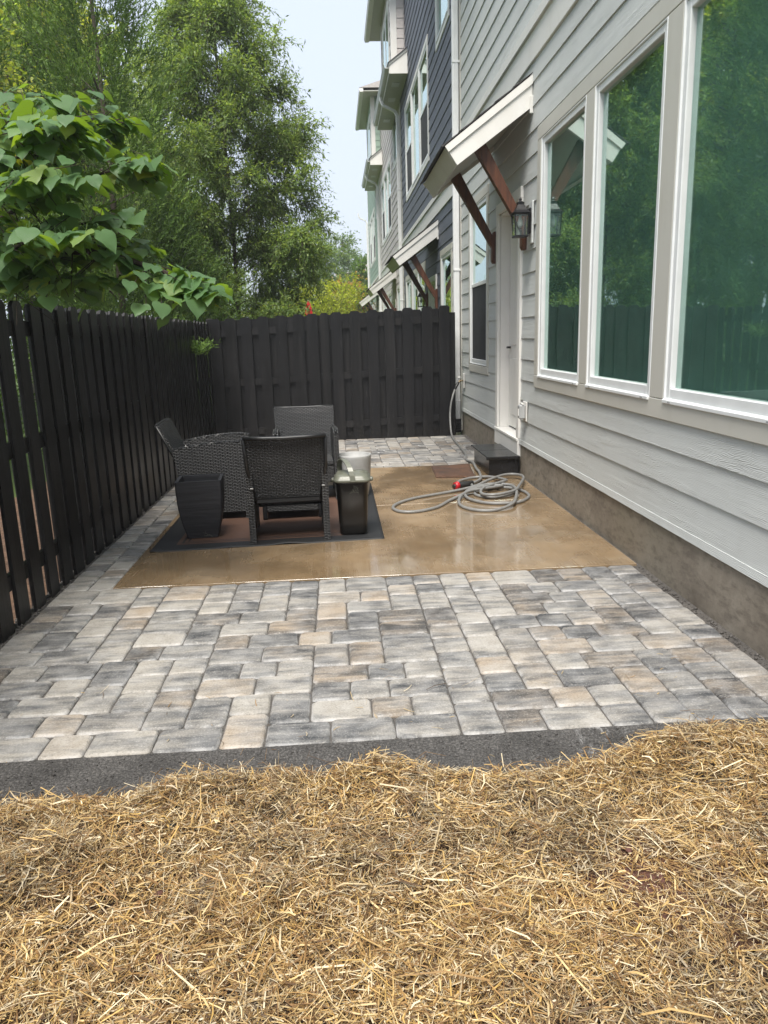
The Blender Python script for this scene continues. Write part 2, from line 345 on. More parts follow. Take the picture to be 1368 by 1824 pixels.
class MB:
    def __init__(s): s.v = []; s.f = []; s.sm = []
    def add(s, V, F, smooth=False):
        o = len(s.v); s.v += [tuple(map(float, p)) for p in V]; s.f += [tuple(i+o for i in f) for f in F]; s.sm += [smooth]*len(F); return s
    def box(s, x0, x1, y0, y1, z0, z1):
        V = [(x, y, z) for z in (z0, z1) for y in (y0, y1) for x in (x0, x1)]
        return s.add(V, [(0, 2, 3, 1), (4, 5, 7, 6), (0, 1, 5, 4), (2, 6, 7, 3), (0, 4, 6, 2), (1, 3, 7, 5)])
    def bbox(s, x0, x1, y0, y1, z0, z1, c=.004):      # box with chamfered edges
        cx, cy, cz = (x0+x1)/2, (y0+y1)/2, (z0+z1)/2; hx, hy, hz = (x1-x0)/2, (y1-y0)/2, (z1-z0)/2
        c = min(c, hx*.9, hy*.9, hz*.9); V = []; idx = {}
        for sx in (-1, 1):
            for sy in (-1, 1):
                for sz in (-1, 1):
                    for a in range(3):
                        h = [hx-c, hy-c, hz-c]; h[a] += c
                        idx[sx, sy, sz, a] = len(V); V.append((cx+sx*h[0], cy+sy*h[1], cz+sz*h[2]))
        F = []
        for a in range(3):
            o1, o2 = [i for i in range(3) if i != a]
            for sg in (-1, 1):
                q = []
                for p1, p2 in ((-1, -1), (1, -1), (1, 1), (-1, 1)):
                    k = [0, 0, 0]; k[a] = sg; k[o1] = p1; k[o2] = p2; q.append(idx[k[0], k[1], k[2], a])
                if (sg > 0) == (a == 1): q.reverse()
                F.append(tuple(q))
        for a in range(3):
            o1, o2 = [i for i in range(3) if i != a]
            for p1 in (-1, 1):
                for p2 in (-1, 1):
                    def K(sa, ax):
                        k = [0, 0, 0]; k[a] = sa; k[o1] = p1; k[o2] = p2; return idx[k[0], k[1], k[2], ax]
                    F.append((K(-1, o1), K(1, o1), K(1, o2), K(-1, o2)))
        for sx in (-1, 1):
            for sy in (-1, 1):
                for sz in (-1, 1): F.append(tuple(idx[sx, sy, sz, a] for a in range(3)))
        return s.add(V, F)
    def prism(s, poly, axis, a0, a1):      # poly of 2D points; axis 'x','y','z' is the extrusion axis
        n = len(poly); V = []
        for a in (a0, a1):
            for p, q in poly:
                V.append({'x': (a, p, q), 'y': (p, a, q), 'z': (p, q, a)}[axis])
        F = [tuple(range(n-1, -1, -1)), tuple(range(n, 2*n))] + [(i, (i+1) % n, n+(i+1) % n, n+i) for i in range(n)]
        return s.add(V, F)
    def tube(s, pts, r, n=8, cap=True, smooth=True):
        P = [Vector(p) for p in pts]; rr = r if hasattr(r, '__len__') else [r]*len(P)
        V = []; F = []
        t0 = (P[1]-P[0]).normalized(); nrm = t0.orthogonal().normalized()
        for i, p in enumerate(P):
            t = ((P[min(i+1, len(P)-1)]-P[max(i-1, 0)])).normalized()
            nrm = (nrm - t*nrm.dot(t)); nrm = nrm.normalized() if nrm.length > 1e-6 else t.orthogonal().normalized()
            bn = t.cross(nrm)
            for k in range(n):
                a = 2*math.pi*k/n; V.append(p + (nrm*math.cos(a)+bn*math.sin(a))*rr[i])
        for i in range(len(P)-1):
            for k in range(n):
                F.append((i*n+k, i*n+(k+1) % n, (i+1)*n+(k+1) % n, (i+1)*n+k))
        s.add(V, F, smooth)
        if cap:
            o = len(s.v)-len(V)
            s.f += [tuple(o+k for k in range(n-1, -1, -1)), tuple(o+(len(P)-1)*n+k for k in range(n))]; s.sm += [False, False]
        return s
    def lathe(s, prof, n=32, c=(0, 0, 0), smooth=True):
        V = []; F = []
        for r, z in prof:
            for k in range(n): V.append((c[0]+r*math.cos(2*math.pi*k/n), c[1]+r*math.sin(2*math.pi*k/n), c[2]+z))
        for i in range(len(prof)-1):
            for k in range(n): F.append((i*n+k, i*n+(k+1) % n, (i+1)*n+(k+1) % n, (i+1)*n+k))
        return s.add(V, F, smooth)
    def mesh(s, name, mat):
        me = bpy.data.meshes.new(name); me.from_pydata(s.v, [], s.f); me.polygons.foreach_set('use_smooth', s.sm)
        me.validate(); me.update()
        if mat: me.materials.append(mat)
        return me
    def build(s, name, mat, parent=None): return link(name, s.mesh(name, mat), parent)

def link(name, data, parent=None, loc=None, rot=None):
    o = bpy.data.objects.new(name, data); COL.objects.link(o)
    if parent is not None: o.parent = parent
    if loc is not None: o.location = loc
    if rot is not None: o.rotation_euler = rot
    return o
def tag(o, label=None, cat=None, group=None, kind=None):
    for k, v in (('label', label), ('category', cat), ('group', group), ('kind', kind)):
        if v: o[k] = v
    return o
def empty(name, loc=(0, 0, 0), rz=0, label=None, cat=None, group=None):
    o = link(name, None, None, loc, (0, 0, rz)); o.empty_display_size = .1
    return tag(o, label, cat, group)
def box_uv(me):                        # world-scale UVs by dominant normal
    uv = me.uv_layers.new(name='UVMap')
    for p in me.polygons:
        n = p.normal; a = max(range(3), key=lambda i: abs(n[i]))
        for li in p.loop_indices:
            c = me.vertices[me.loops[li].vertex_index].co
            uv.data[li].uv = {0: (c.y, c.z), 1: (c.x, c.z), 2: (c.x, c.y)}[a]
def crom(P, n=8, closed=False):
    P = [np.array(p, float) for p in P]; out = []
    for i in range(len(P)-1):
        p0 = P[max(i-1, 0)]; p1 = P[i]; p2 = P[i+1]; p3 = P[min(i+2, len(P)-1)]
        for k in range(n):
            t = k/n
            out.append(.5*((2*p1)+(-p0+p2)*t+(2*p0-5*p1+4*p2-p3)*t*t+(-p0+3*p1-3*p2+p3)*t**3))
    out.append(P[-1]); return [tuple(p) for p in out]

WX = 1.92        # face plane of the house trim
# ================================================================== GROUND
def sheet(name, x0, x1, y0, y1, z, mat, kind='structure', nx=1, ny=1, hf=None):
    xs = np.linspace(x0, x1, nx+1); ys = np.linspace(y0, y1, ny+1)
    X, Y = np.meshgrid(xs, ys); Z = np.full_like(X, z) if hf is None else hf(X, Y)
    V = np.stack([X, Y, Z], -1).reshape(-1, 3); i = np.arange((nx+1)*(ny+1)).reshape(ny+1, nx+1)
    F = np.stack([i[:-1, :-1], i[:-1, 1:], i[1:, 1:], i[1:, :-1]], -1).reshape(-1, 4)
    return tag(link(name, mesh_np(name, V, F, mat, smooth=hf is not None)), kind=kind)
sheet('ground', -150, 150, -60, 240, -.30, M['lawn'])
# lawn strip outside the left fence sits higher
sheet('lawn', -30, -3.4, -3, 60, -.10, M['lawn'])
sheet('mulch_bed', -3.45, -1.72, -3, 11.6, -.06, M['mulch'])
sheet('sand_bed', -1.86, WX+.02, 2.605, 11.36, -.013, M['joint'])

def vnoise(X, Y, sc, seed):
    r = np.random.default_rng(seed); G = r.random((64, 64))
    x = X*sc+100; y = Y*sc+100; xi = np.floor(x).astype(int); yi = np.floor(y).astype(int); fx = x-xi; fy = y-yi
    fx = fx*fx*(3-2*fx); fy = fy*fy*(3-2*fy)
    g = lambda a, b: G[a % 64, b % 64]
    return (g(xi, yi)*(1-fx)+g(xi+1, yi)*fx)*(1-fy)+(g(xi, yi+1)*(1-fx)+g(xi+1, yi+1)*fx)*fy
YB = ([-2.2, -1.3, -1.0, -.75, -.5, -.3, -.1, .1, .35, .6, .8, .95, 1.1, 1.25, 1.4, 1.9], [2.30, 2.34, 2.36, 2.37, 2.45, 2.47, 2.38, 2.46, 2.41, 2.36, 2.38, 2.43, 2.50, 2.57, 2.60, 2.63])
def yb(x): return np.interp(x, *YB)
CL = [(-.55, 2.33, .16, .07, .042), (-.15, 2.40, .13, .06, .036), (.1, 2.38, .15, .07, .042), (-.88, 1.96, .14, .09, .085), (1.15, 2.42, .22, .10, .05), (.75, 2.3, .25, .07, .03), (-1.2, 2.2, .2, .1, .04), (.35, 1.6, .12, .10, .03), (-.35, 1.75, .12, .08, .025)]
def Hs(X, Y):                              # straw surface
    h = -.05 + .042*vnoise(X, Y, 4.2, 1) + .036*vnoise(X, Y, 11, 2) + .024*vnoise(X, Y, 26, 3)
    for cx, cy, sx, sy, a in CL: h = h + a*np.exp(-((X-cx)/sx)**2-((Y-cy)/sy)**2)
    e = np.clip((yb(X)-Y)/.10, 0, 1); return -.034 + (h+.034)*e
def Hp(X, Y):                              # dark bedding strip slopes down from the paver edge
    t = np.clip((2.61-Y)/.30, 0, 1); return -.010 - .030*t + .006*(vnoise(X, Y, 14, 5)-.5)*t*2
sheet('sand_edge', -1.9, WX+.02, 2.16, 2.615, 0, M['polysand'], 'structure', 160, 24, Hp)
sheet('soil', -2.6, WX+.02, -2.5, 2.36, 0, M['soil'], 'structure', 150, 160, lambda X, Y: np.minimum(Hs(X, Y)-.010, Hp(X, Y)-.004))

rc = np.random.default_rng(15); ncr = 5200
cx_ = rc.uniform(-1.85, 1.88, ncr); cy_ = 2.60-.30*rc.random(ncr)**.8; cs = np.clip(rc.lognormal(-6.3, .55, ncr), .0009, .008)
oc = np.array([(1, 0, 0), (0, 1, 0), (-1, 0, 0), (0, -1, 0), (0, 0, .8), (0, 0, -.8)], float)
Vc = np.stack([cx_, cy_, Hp(cx_, cy_)+cs*.35], -1)[:, None, :]+oc[None]*cs[:, None, None]*rc.uniform(.6, 1.3, (ncr, 6, 1))
of = np.array([(0, 1, 4), (1, 2, 4), (2, 3, 4), (3, 0, 4), (1, 0, 5), (2, 1, 5), (3, 2, 5), (0, 3, 5)])
tag(link('sand_crumbs', mesh_np('sand_crumbs', Vc.reshape(-1, 3), (np.arange(ncr)[:, None, None]*6+of[None]).reshape(-1, 3), M['polysand'])), 'loose dark grit crumbs along the paver edge', 'grit', kind='stuff')
ncr = 4200; lf_ = rc.random(ncr) < .62
cx_ = np.where(lf_, -1.775-.085*rc.random(ncr)**1.3, 1.87+.045*rc.random(ncr)); cy_ = rc.uniform(2.62, 11.2, ncr); cs = np.clip(rc.lognormal(-5.6, .6, ncr), .0012, .014)
k_ = lf_ | (cy_ < 4.6); cx_, cy_, cs = cx_[k_], cy_[k_], cs[k_]; ncr = len(cx_)
Vc = np.stack([cx_, cy_, -.012+cs*.35], -1)[:, None, :]+oc[None]*cs[:, None, None]*rc.uniform(.6, 1.3, (ncr, 6, 1))
tag(link('edge_gravel', mesh_np('edge_gravel', Vc.reshape(-1, 3), (np.arange(ncr)[:, None, None]*6+of[None]).reshape(-1, 3), M['joint'])), 'broken grit and gravel along the fence base', 'gravel', kind='stuff')
# clay clods showing through the straw
def clod(name, x, y, r, label):
    mb = MB(); n = 9
    prof = []
    V = []; F = []
    for i in range(5):
        a = math.pi*i/4
        for k in range(n):
            rr = r*(.75+.5*random.random()); V.append((x+rr*math.sin(a)*math.cos(2*math.pi*k/n), y+rr*math.sin(a)*math.sin(2*math.pi*k/n), float(Hs(np.array(x), np.array(y)))+r*.3+.55*r*math.cos(a)))
    for i in range(4):
        for k in range(n): F.append((i*n+k, (i+1)*n+k, (i+1)*n+(k+1) % n, i*n+(k+1) % n))
    mb.add(V, F, True); return tag(mb.build(name, M['clay']), label, 'clay clod')
clod('clay_clod', -.56, 1.86, .014, 'small red clay clod in the straw left of centre')
clod('clay_clod', -.50, 1.62, .016, 'red clay clod lowest in the straw near the bottom edge')
clod('clay_clod', .79, 1.87, .014, 'red clay clod beside the bare patch in the straw')
clod('clay_clod', -.30, 2.585, .010, 'tiny reddish clod on the sand beside the front pavers')
clod('clay_clod', .17, 2.49, .012, 'small brown clod on the dark sand edge by the straw')
def blob(X, Y, c, r): return np.exp(-((X-c[0])/r)**2-((Y-c[1])/r)**2)
sheet('bare_clay', .5, 1.12, 1.52, 2.02, 0, M['clay'], 'structure', 30, 26, lambda X, Y: Hs(X, Y)-.03+.026*blob(X, Y, (.8, 1.78), .18))

# ---- straw mulch (stuff)
def straw(N, xr, yr, seed, zlo, zhi, edge=True, lscale=1, tint=1.0, wsc=1.0):
    r = np.random.default_rng(seed)
    x = r.uniform(*xr, N); y = r.uniform(*yr, N)
    if edge:
        k = y < yb(x) - .03*r.random(N)**2*3 + .02; x, y = x[k], y[k]
        bare = blob(x, y, (.80, 1.77), .13)*.62 + blob(x, y, (.98, 1.5), .12)*.4
        k = r.random(len(x)) > bare; x, y = x[k], y[k]
    n = len(x); L = np.clip(r.lognormal(-3.38, .62, n), .010, .17)*lscale; wd = np.clip(r.lognormal(-6.22, .5, n), .0008, .0050)*wsc
    a = r.uniform(0, 2*np.pi, n); pit = r.normal(0, .20, n); roll = r.normal(0, .55, n)
    z = Hs(x, y) + r.uniform(zlo, zhi, n)
    d = np.stack([np.cos(a)*np.cos(pit), np.sin(a)*np.cos(pit), np.sin(pit)], -1)
    sdv = np.stack([-np.sin(a), np.cos(a), np.zeros(n)], -1); nv = np.cross(d, sdv)
    wv = sdv*np.cos(roll)[:, None] + nv*np.sin(roll)[:, None]; nv2 = np.cross(d, wv)
    bend = r.normal(0, .10, n)*L; sbend = r.normal(0, .09, n)*L
    c = np.stack([x, y, z], -1)
    ctr = [c - d*(L/2)[:, None], c + nv*bend[:, None]+sdv*sbend[:, None], c + d*(L/2)[:, None]]
    V = []
    for j, p in enumerate(ctr):
        ww = (wd*(1 if j < 2 else .55))[:, None]/2
        V += [p - wv*ww, p + wv*ww]
    V = np.stack(V, 1)                                     # n,6,3
    V[:, :, 2] = np.maximum(V[:, :, 2], (Hs(V[:, :, 0], V[:, :, 1])-.008) if edge else -1)
    base = np.arange(n)[:, None]*6
    F = np.concatenate([base+np.array([[0, 1, 3, 2]]), base+np.array([[2, 3, 5, 4]])], 0)
    pal = np.array([(.47, .335, .15), (.58, .46, .255), (.34, .215, .09), (.70, .62, .45), (.21, .125, .055), (.10, .06, .03), (.46, .385, .27), (.56, .39, .14)])
    pi = r.choice(len(pal), n, p=[.17, .15, .18, .12, .16, .11, .06, .05])
    depth = np.clip((z-Hs(x, y)-zlo)/(zhi-zlo), 0, 1)
    drk = 1-.48*np.clip((.6*vnoise(x, y, 3.1, 8)+.4*vnoise(x, y, 9, 9)-.5)*3, 0, 1)*(r.random(n) < .75)
    cc = pal[pi]*np.array([1.0, .955, .88])*r.uniform(.74, 1.14, n)[:, None]*drk[:, None]*tint
    g = cc.mean(1, keepdims=True); cc = np.where((drk < .95)[:, None], cc*.86+g*.14, cc)
    C = np.repeat(cc[:, None, :], 6, 1)
    return V.reshape(-1, 3), F, C.reshape(-1, 3)
parts = [straw(112000, (-1.45, 1.55), (1.15, 2.68), 21, -.006, .013), straw(15000, (-1.45, 1.5), (1.2, 2.66), 22, .008, .022, True, 1.25),
         straw(34000, (-2.3, 1.9), (-.6, 1.2), 23, -.004, .02, True, 1.2, 1, 1.3), straw(9000, (-2.3, -1.4), (1.1, 2.4), 24, -.004, .02), straw(9000, (1.5, 1.9), (1.1, 2.64), 25, -.004, .02)]
# standing wisps on the clumps
for i, (cx, cy, sx, sy, a) in enumerate(CL):
    parts.append(straw(700, (cx-sx*1.1, cx+sx*1.1), (cy-sy*1.3, cy+sy*1.2), 60+i, .0, .05, True, 1.4))
V = []; F = []; C = []; o = 0
for v_, f_, c_ in parts: V.append(v_); F.append(f_+o); C.append(c_); o += len(v_)
tag(link('straw_mulch', mesh_np('straw_mulch', np.concatenate(V), np.concatenate(F), M['straw'], np.concatenate(C))), 'golden chopped straw mulch spread over the yard', 'straw', kind='stuff')
v_, f_, c_ = straw(260, (-1.5, 1.75), (2.28, 2.62), 77, .0, .008, False, 1.2)
zz = v_.reshape(-1, 6, 3); zz[:, :, 2] += (Hp(zz[:, :1, 0], zz[:, :1, 1]) - zz[:, :, 2].min(1, keepdims=True)) + .001
keep = np.random.default_rng(4).random(len(zz)) < np.clip(1.0-(zz[:, 0, 1]-yb(zz[:, 0, 0]))/.16, .05, 1)
kk = np.where(keep)[0]; V2 = zz[kk].reshape(-1, 3); b0 = np.arange(len(kk))[:, None]*6
F2 = np.concatenate([b0+np.array([[0, 1, 3, 2]]), b0+np.array([[2, 3, 5, 4]])]); C2 = c_.reshape(-1, 6, 3)[kk].reshape(-1, 3)
tag(link('loose_straw', mesh_np('loose_straw', V2, F2, M['straw'], C2)), 'stray straw stems strewn on the dark sand strip', 'straw', kind='stuff')

# ================================================================== PAVERS
PV = {}
def paver_mesh(w, d, var):
    key = (w, d, var)
    if key in PV: return PV[key]
    r = random.Random(hash(key) & 0xffff)
    hw, hd = w/2-.0028, d/2-.0028
    def ring(inset, z, jit):
        c = .0145                               # corner rounding
        x, y = hw-inset, hd-inset; pts = []
        for sx, sy in ((1, 1), (-1, 1), (-1, -1), (1, -1)):
            cr = c*r.uniform(.7, 1.5)
            p = [(sx*x, sy*(y-cr)), (sx*(x-cr*.3), sy*(y-cr*.3)), (sx*(x-cr), sy*y)]
            if sx*sy < 0: p.reverse()
            pts += p
        mids = []; out = []
        for i in range(4):
            out += pts[i*3:i*3+3]
            a, b_ = pts[i*3+2], pts[(i*3+3) % 12]
            out.append(((a[0]+b_[0])/2, (a[1]+b_[1])/2))
        return [(px+jit[i][0], py+jit[i][1], z+jit[i][2]) for i, (px, py) in enumerate(out)]
    j0 = [(r.uniform(-.0018, .0018), r.uniform(-.0018, .0018), 0) for _ in range(16)]
    j1 = [(j0[i][0]+r.uniform(-.0025, .0025), j0[i][1]+r.uniform(-.0025, .0025), r.uniform(-.0012, .0008)) for i in range(16)]
    r0 = ring(0, -.05, j0); r1 = ring(0, -.0105, j0); r2 = ring(.0095, 0, j1)
    V = r0+r1+r2; n = 16
    F = [(i, (i+1) % n, n+(i+1) % n, n+i) for i in range(n)] + [(n+i, n+(i+1) % n, 2*n+(i+1) % n, 2*n+i) for i in range(n)] + [tuple(range(2*n, 3*n))]
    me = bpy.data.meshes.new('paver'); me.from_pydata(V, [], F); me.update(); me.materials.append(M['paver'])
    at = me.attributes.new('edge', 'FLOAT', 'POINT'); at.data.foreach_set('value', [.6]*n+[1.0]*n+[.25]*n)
    for p in me.polygons: p.use_smooth = n <= p.index < 2*n
    PV[key] = me; return me
def pack(nw, nd, seed, maxd=3):
    r = random.Random(seed); H = [0]*nw; out = []; seams = {}
    while min(H) < nd:
        h = min(H); x = H.index(h); g = 0
        while x+g < nw and H[x+g] == h: g += 1
        opts = [w for w in (2, 3) if w == g or g-w >= 2]
        if not opts: opts = [g]
        good = [w for w in opts if (x+w) not in seams.get(h, ()) or x+w == nw] or opts
        w = r.choice(good)
        d = 3 if (w == 2 and r.random() < .36) else 2
        left = nd-h
        if left-d == 1: d = 3 if d == 2 else 2
        d = min(d, left)
        out.append((x, h, w, d)); seams.setdefault(h+d, set()).update((x, x+w))
        if d == 3: seams.setdefault(h+2, set()).update((x, x+w))
        for i in range(w): H[x+i] = h+d
    return out
paving = tag(link('patio_paving', mesh_np('patio_paving', [(-1.8, 2.62, -.03), (1.88, 2.62, -.03), (1.88, 4.58, -.03), (-1.8, 4.58, -.03)], [(0, 1, 2, 3)], M['joint'])), kind='structure')
rear = tag(link('rear_paving', mesh_np('rear_paving', [(-1.8, 8.68, -.03), (1.88, 8.68, -.03), (1.88, 11.3, -.03), (-1.8, 11.3, -.03)], [(0, 1, 2, 3)], M['joint'])), kind='structure')
def lay(parent, x0, y0, x1, y1, nw, nd, seed):
    ux, uy = (x1-x0)/nw, (y1-y0)/nd; r = random.Random(seed+7)
    for (x, y, w, d) in pack(nw, nd, seed):
        W_, D_ = round(w*ux, 4), round(d*uy, 4); rot = r.choice((0, math.pi))
        me = paver_mesh(W_, D_, r.randrange(5))
        link('paver', me, parent, (x0+(x+w/2)*ux, y0+(y+d/2)*uy, r.uniform(-.0028, .0022)), (r.gauss(0, .005), r.gauss(0, .005), rot+r.gauss(0, .007)))
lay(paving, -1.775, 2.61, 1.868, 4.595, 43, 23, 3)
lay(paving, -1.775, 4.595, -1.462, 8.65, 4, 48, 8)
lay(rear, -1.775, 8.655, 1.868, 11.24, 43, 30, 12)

# ---- concrete slab
mb = MB(); mb.bbox(-1.458, 1.905, 4.603, 6.645, -.1, .002, .002); mb.bbox(-1.458, 1.905, 6.657, 8.648, -.1, .0025, .004)
tag(mb.build('concrete_patio', M['slab']), kind='structure')

# ================================================================== HOUSES
def subtract(ivs, a, b_):
    out = []
    for u, w in ivs:
        if b_ <= u or a >= w: out.append((u, w)); continue
        if a > u: out.append((u, a))
        if b_ < w: out.append((b_, w))
    return out
EXPO = .2095
def siding(parent, y0, y1, z0, z1, holes, mat, x=WX+.022, seed=0, stuff=False, name='siding_board', expo=EXPO):
    r = random.Random(seed); k = 0; z = z0; allmb = MB() if stuff else None
    while z < z1-.02:
        za, zb = z, min(z+expo, z1)
        cuts = sorted({za, zb} | {c for h in holes for c in (h[2], h[3]) if za < c < zb and h[0] < y1 and h[1] > y0})
        joints = []; jy = y0 + r.uniform(1.2, 3.4)
        while jy < y1-.6: joints.append(jy); jy += 3.66
        for ca, cb in zip(cuts[:-1], cuts[1:]):
            ivs = [(y0, y1)]
            for h in holes:
                if h[2] < cb-1e-6 and h[3] > ca+1e-6: ivs = subtract(ivs, h[0], h[1])
            for j in joints: ivs = subtract(ivs, j-.0008, j+.0008)
            for u, w in ivs:
                if w-u < .01: continue
                t = lambda q: .018 - .012*(q-za)/expo
                xa, xb = x-t(ca), x-t(cb)-(.002 if False else 0)
                top = cb + (.006 if cb == zb and cb < z1 else 0)
                mb = allmb if stuff else MB()
                mb.add([(xa, u, ca), (xa, w, ca), (xb, w, top), (xb, u, top), (x+.004, u, ca), (x+.004, w, ca), (x+.004, w, top), (x+.004, u, top)],
                       [(0, 3, 2, 1), (4, 5, 6, 7), (0, 1, 5, 4), (3, 7, 6, 2), (0, 4, 7, 3), (1, 2, 6, 5)])
                if not stuff: mb.build(name, mat, parent)
        z += expo; k += 1
    if stuff: tag(allmb.build(name, mat, parent), kind='stuff')

def frame_mesh(x0, x1, y0, y1, z0, z1, t, tb=None):
    tb = tb or t; mb = MB(); c = .005
    mb.bbox(x0, x1, y0, y0+t, z0, z1, c); mb.bbox(x0, x1, y1-t, y1, z0, z1, c)
    mb.bbox(x0+.001, x1, y0+t-.002, y1-t+.002, z0, z0+tb, c); mb.bbox(x0+.001, x1, y0+t-.002, y1-t+.002, z1-t, z1, c)
    return mb
def pane(parent, x, y0, y1, z0, z1, mat=None, name='pane'):
    mb = MB(); mb.box(x, x+.004, y0, y1, z0, z1); return mb.build(name, mat or M['glass'], parent)
def window(parent, y0, y1, z0, z1, kind='fixed', shade=True, x=WX):
    """vinyl window; y0..y1, z0..z1 is the outside of its frame"""
    f = frame_mesh(x+.006, x+.075, y0, y1, z0, z1, .052, .062)
    # raised outer lip and slim glazing bead
    f2 = frame_mesh(x-.004, x+.02, y0-.012, y1+.012, z0-.012, z1+.012, .016); o = len(f.v); f.v += f2.v; f.f += [tuple(i+o for i in q) for q in f2.f]; f.sm += f2.sm
    fo = f.build('window', M['vinyl'], parent)
    gy0, gy1, gz0, gz1 = y0+.048, y1-.048, z0+.056, z1-.048
    if kind == 'fixed':
        pane(fo, x+.04, gy0, gy1, gz0, gz1)
        mb = MB(); mb.bbox(x-.014, x+.01, y0-.006, y1+.006, z0-.026, z0-.002, .004); mb.build('sill', M['vinyl'], fo)
        for yy in (y0+.07, y1-.11):
            MB().bbox(x-.0165, x-.0135, yy, yy+.035, z0-.018, z0-.010, .001).build('weep_cover', M['grey_plastic'], fo)
    else:                                    # double hung with insect screen below
        zm = (gz0+gz1)/2+.02
        MB().bbox(x+.012, x+.06, gy0-.001, gy1+.001, zm-.024, zm+.024, .005).build('meeting_rail', M['vinyl'], fo)
        pane(fo, x+.034, gy0, gy1, zm+.02, gz1)
        pane(fo, x+.054, gy0, gy1, gz0, zm-.02)
        MB().box(x+.022, x+.024, gy0, gy1, gz0, zm-.02).build('insect_screen', M['screen'], fo)
    if shade:
        MB().box(x+.085, x+.09, gy0-.02, gy1+.02, gz0-.02, gz1+.02).build('shade', M['blind'] if kind == 'fixed' else M['interior'], fo)
    return fo
def casing(parent, y0, y1, z0, z1, w, mat, name='window_casing', x=WX, wb=None, open_bottom=False):
    """flat boards round an opening; y0.. is the outside"""
    wb = wb or w; e = .0
    MB().bbox(x-.004, x+.03, y0, y1, z1-w, z1, .004).build(name, mat, parent)
    if not open_bottom: MB().bbox(x-.004, x+.03, y0, y1, z0, z0+wb, .004).build(name, mat, parent)
    for a, c in ((y0, y0+w), (y1-w, y1)):
        MB().bbox(x-.003, x+.03, a, c, (z0 if open_bottom else z0+wb+.0015), z1-w-.0015, .004).build(name, mat, parent)

def canopy(parent, ya, yb_, dz):
    P = lambda x, z: (x, z+dz)
    root = MB()
    # sloping deck with soffit
    root.prism([P(1.925, 3.765), P(1.13, 3.186), P(1.225, 3.075), P(1.925, 3.585)], 'y', ya+.045, yb_-.045)
    can = root.build('canopy', M['soffit'], parent)
    for y0 in (ya, yb_-.04):
        MB().prism([P(1.925, 3.79), P(1.112, 3.196), P(1.219, 3.036), P(1.925, 3.53)], 'y', y0, y0+.04).build('rake_board', M['white'], can)
    for y0, y1 in ((ya-.016, ya), (yb_, yb_+.016)):
        MB().prism([P(1.925, 3.80), P(1.102, 3.198), P(1.136, 3.150), P(1.925, 3.722)], 'y', y0, y1).build('rake_moulding', M['white'], can)
    MB().prism([P(1.108, 3.192), P(1.136, 3.212), P(1.244, 3.060), P(1.216, 3.038)], 'y', ya+.0405, yb_-.0405).build('fascia', M['trim'], can)
    MB().bbox(1.90, 1.932, ya-.02, ya+.0, 3.47+dz, 3.62+dz, .003).build('end_flashing', M['white'], can)
    # shingle courses
    n = 5; r = random.Random(int(ya*10)); dxr, dzr = 1.925-1.085, 3.815-3.200; L = math.hypot(dxr, dzr); tx, tz = dxr/L, dzr/L; nx, nz = -tz, tx
    for i in range(n):
        a0, a1 = L*i/n-.01, L*(i+1)/n+.03; y = ya-.022; off = .014*0
        while y < yb_+.02:
            w_ = min(r.uniform(.22, .34), yb_+.022-y)
            if w_ < .05: break
            e = r.uniform(-.004, .004); th0, th1 = .014+r.uniform(0, .003), .004
            pts = []
            for a, t in ((a0+e, 0), (a1, 0), (a1, th1), (a0+e, th0)):
                if i == n-1: a = min(a, L)
                pts.append(P(1.085+tx*a+nx*(t+.001+ (0.004 if a == a1 or a == L else 0)), 3.195+tz*a+nz*(t+.001)))
            MB().prism(pts, 'y', y+.001, y+w_-.001).build('shingle', M['roof'], can)
            y += w_
    for yc in (ya+.17, yb_-.17):
        wdt = .045
        bm_ = MB()
        bm_.prism([P(1.905, 2.40), P(1.905, 2.53), P(1.50, 3.275), P(1.405, 3.21)], 'y', yc-wdt, yc+wdt)
        br = bm_.build('brace', M['cedar_wood'], can)
        MB().prism([P(1.918, 2.28), P(1.89, 2.28), P(1.872, 2.31), P(1.872, 2.60), P(1.89, 2.63), P(1.918, 2.63)], 'y', yc-wdt-.004, yc+wdt+.004).build('brace_pad', M['cedar_wood'], br)
    return can

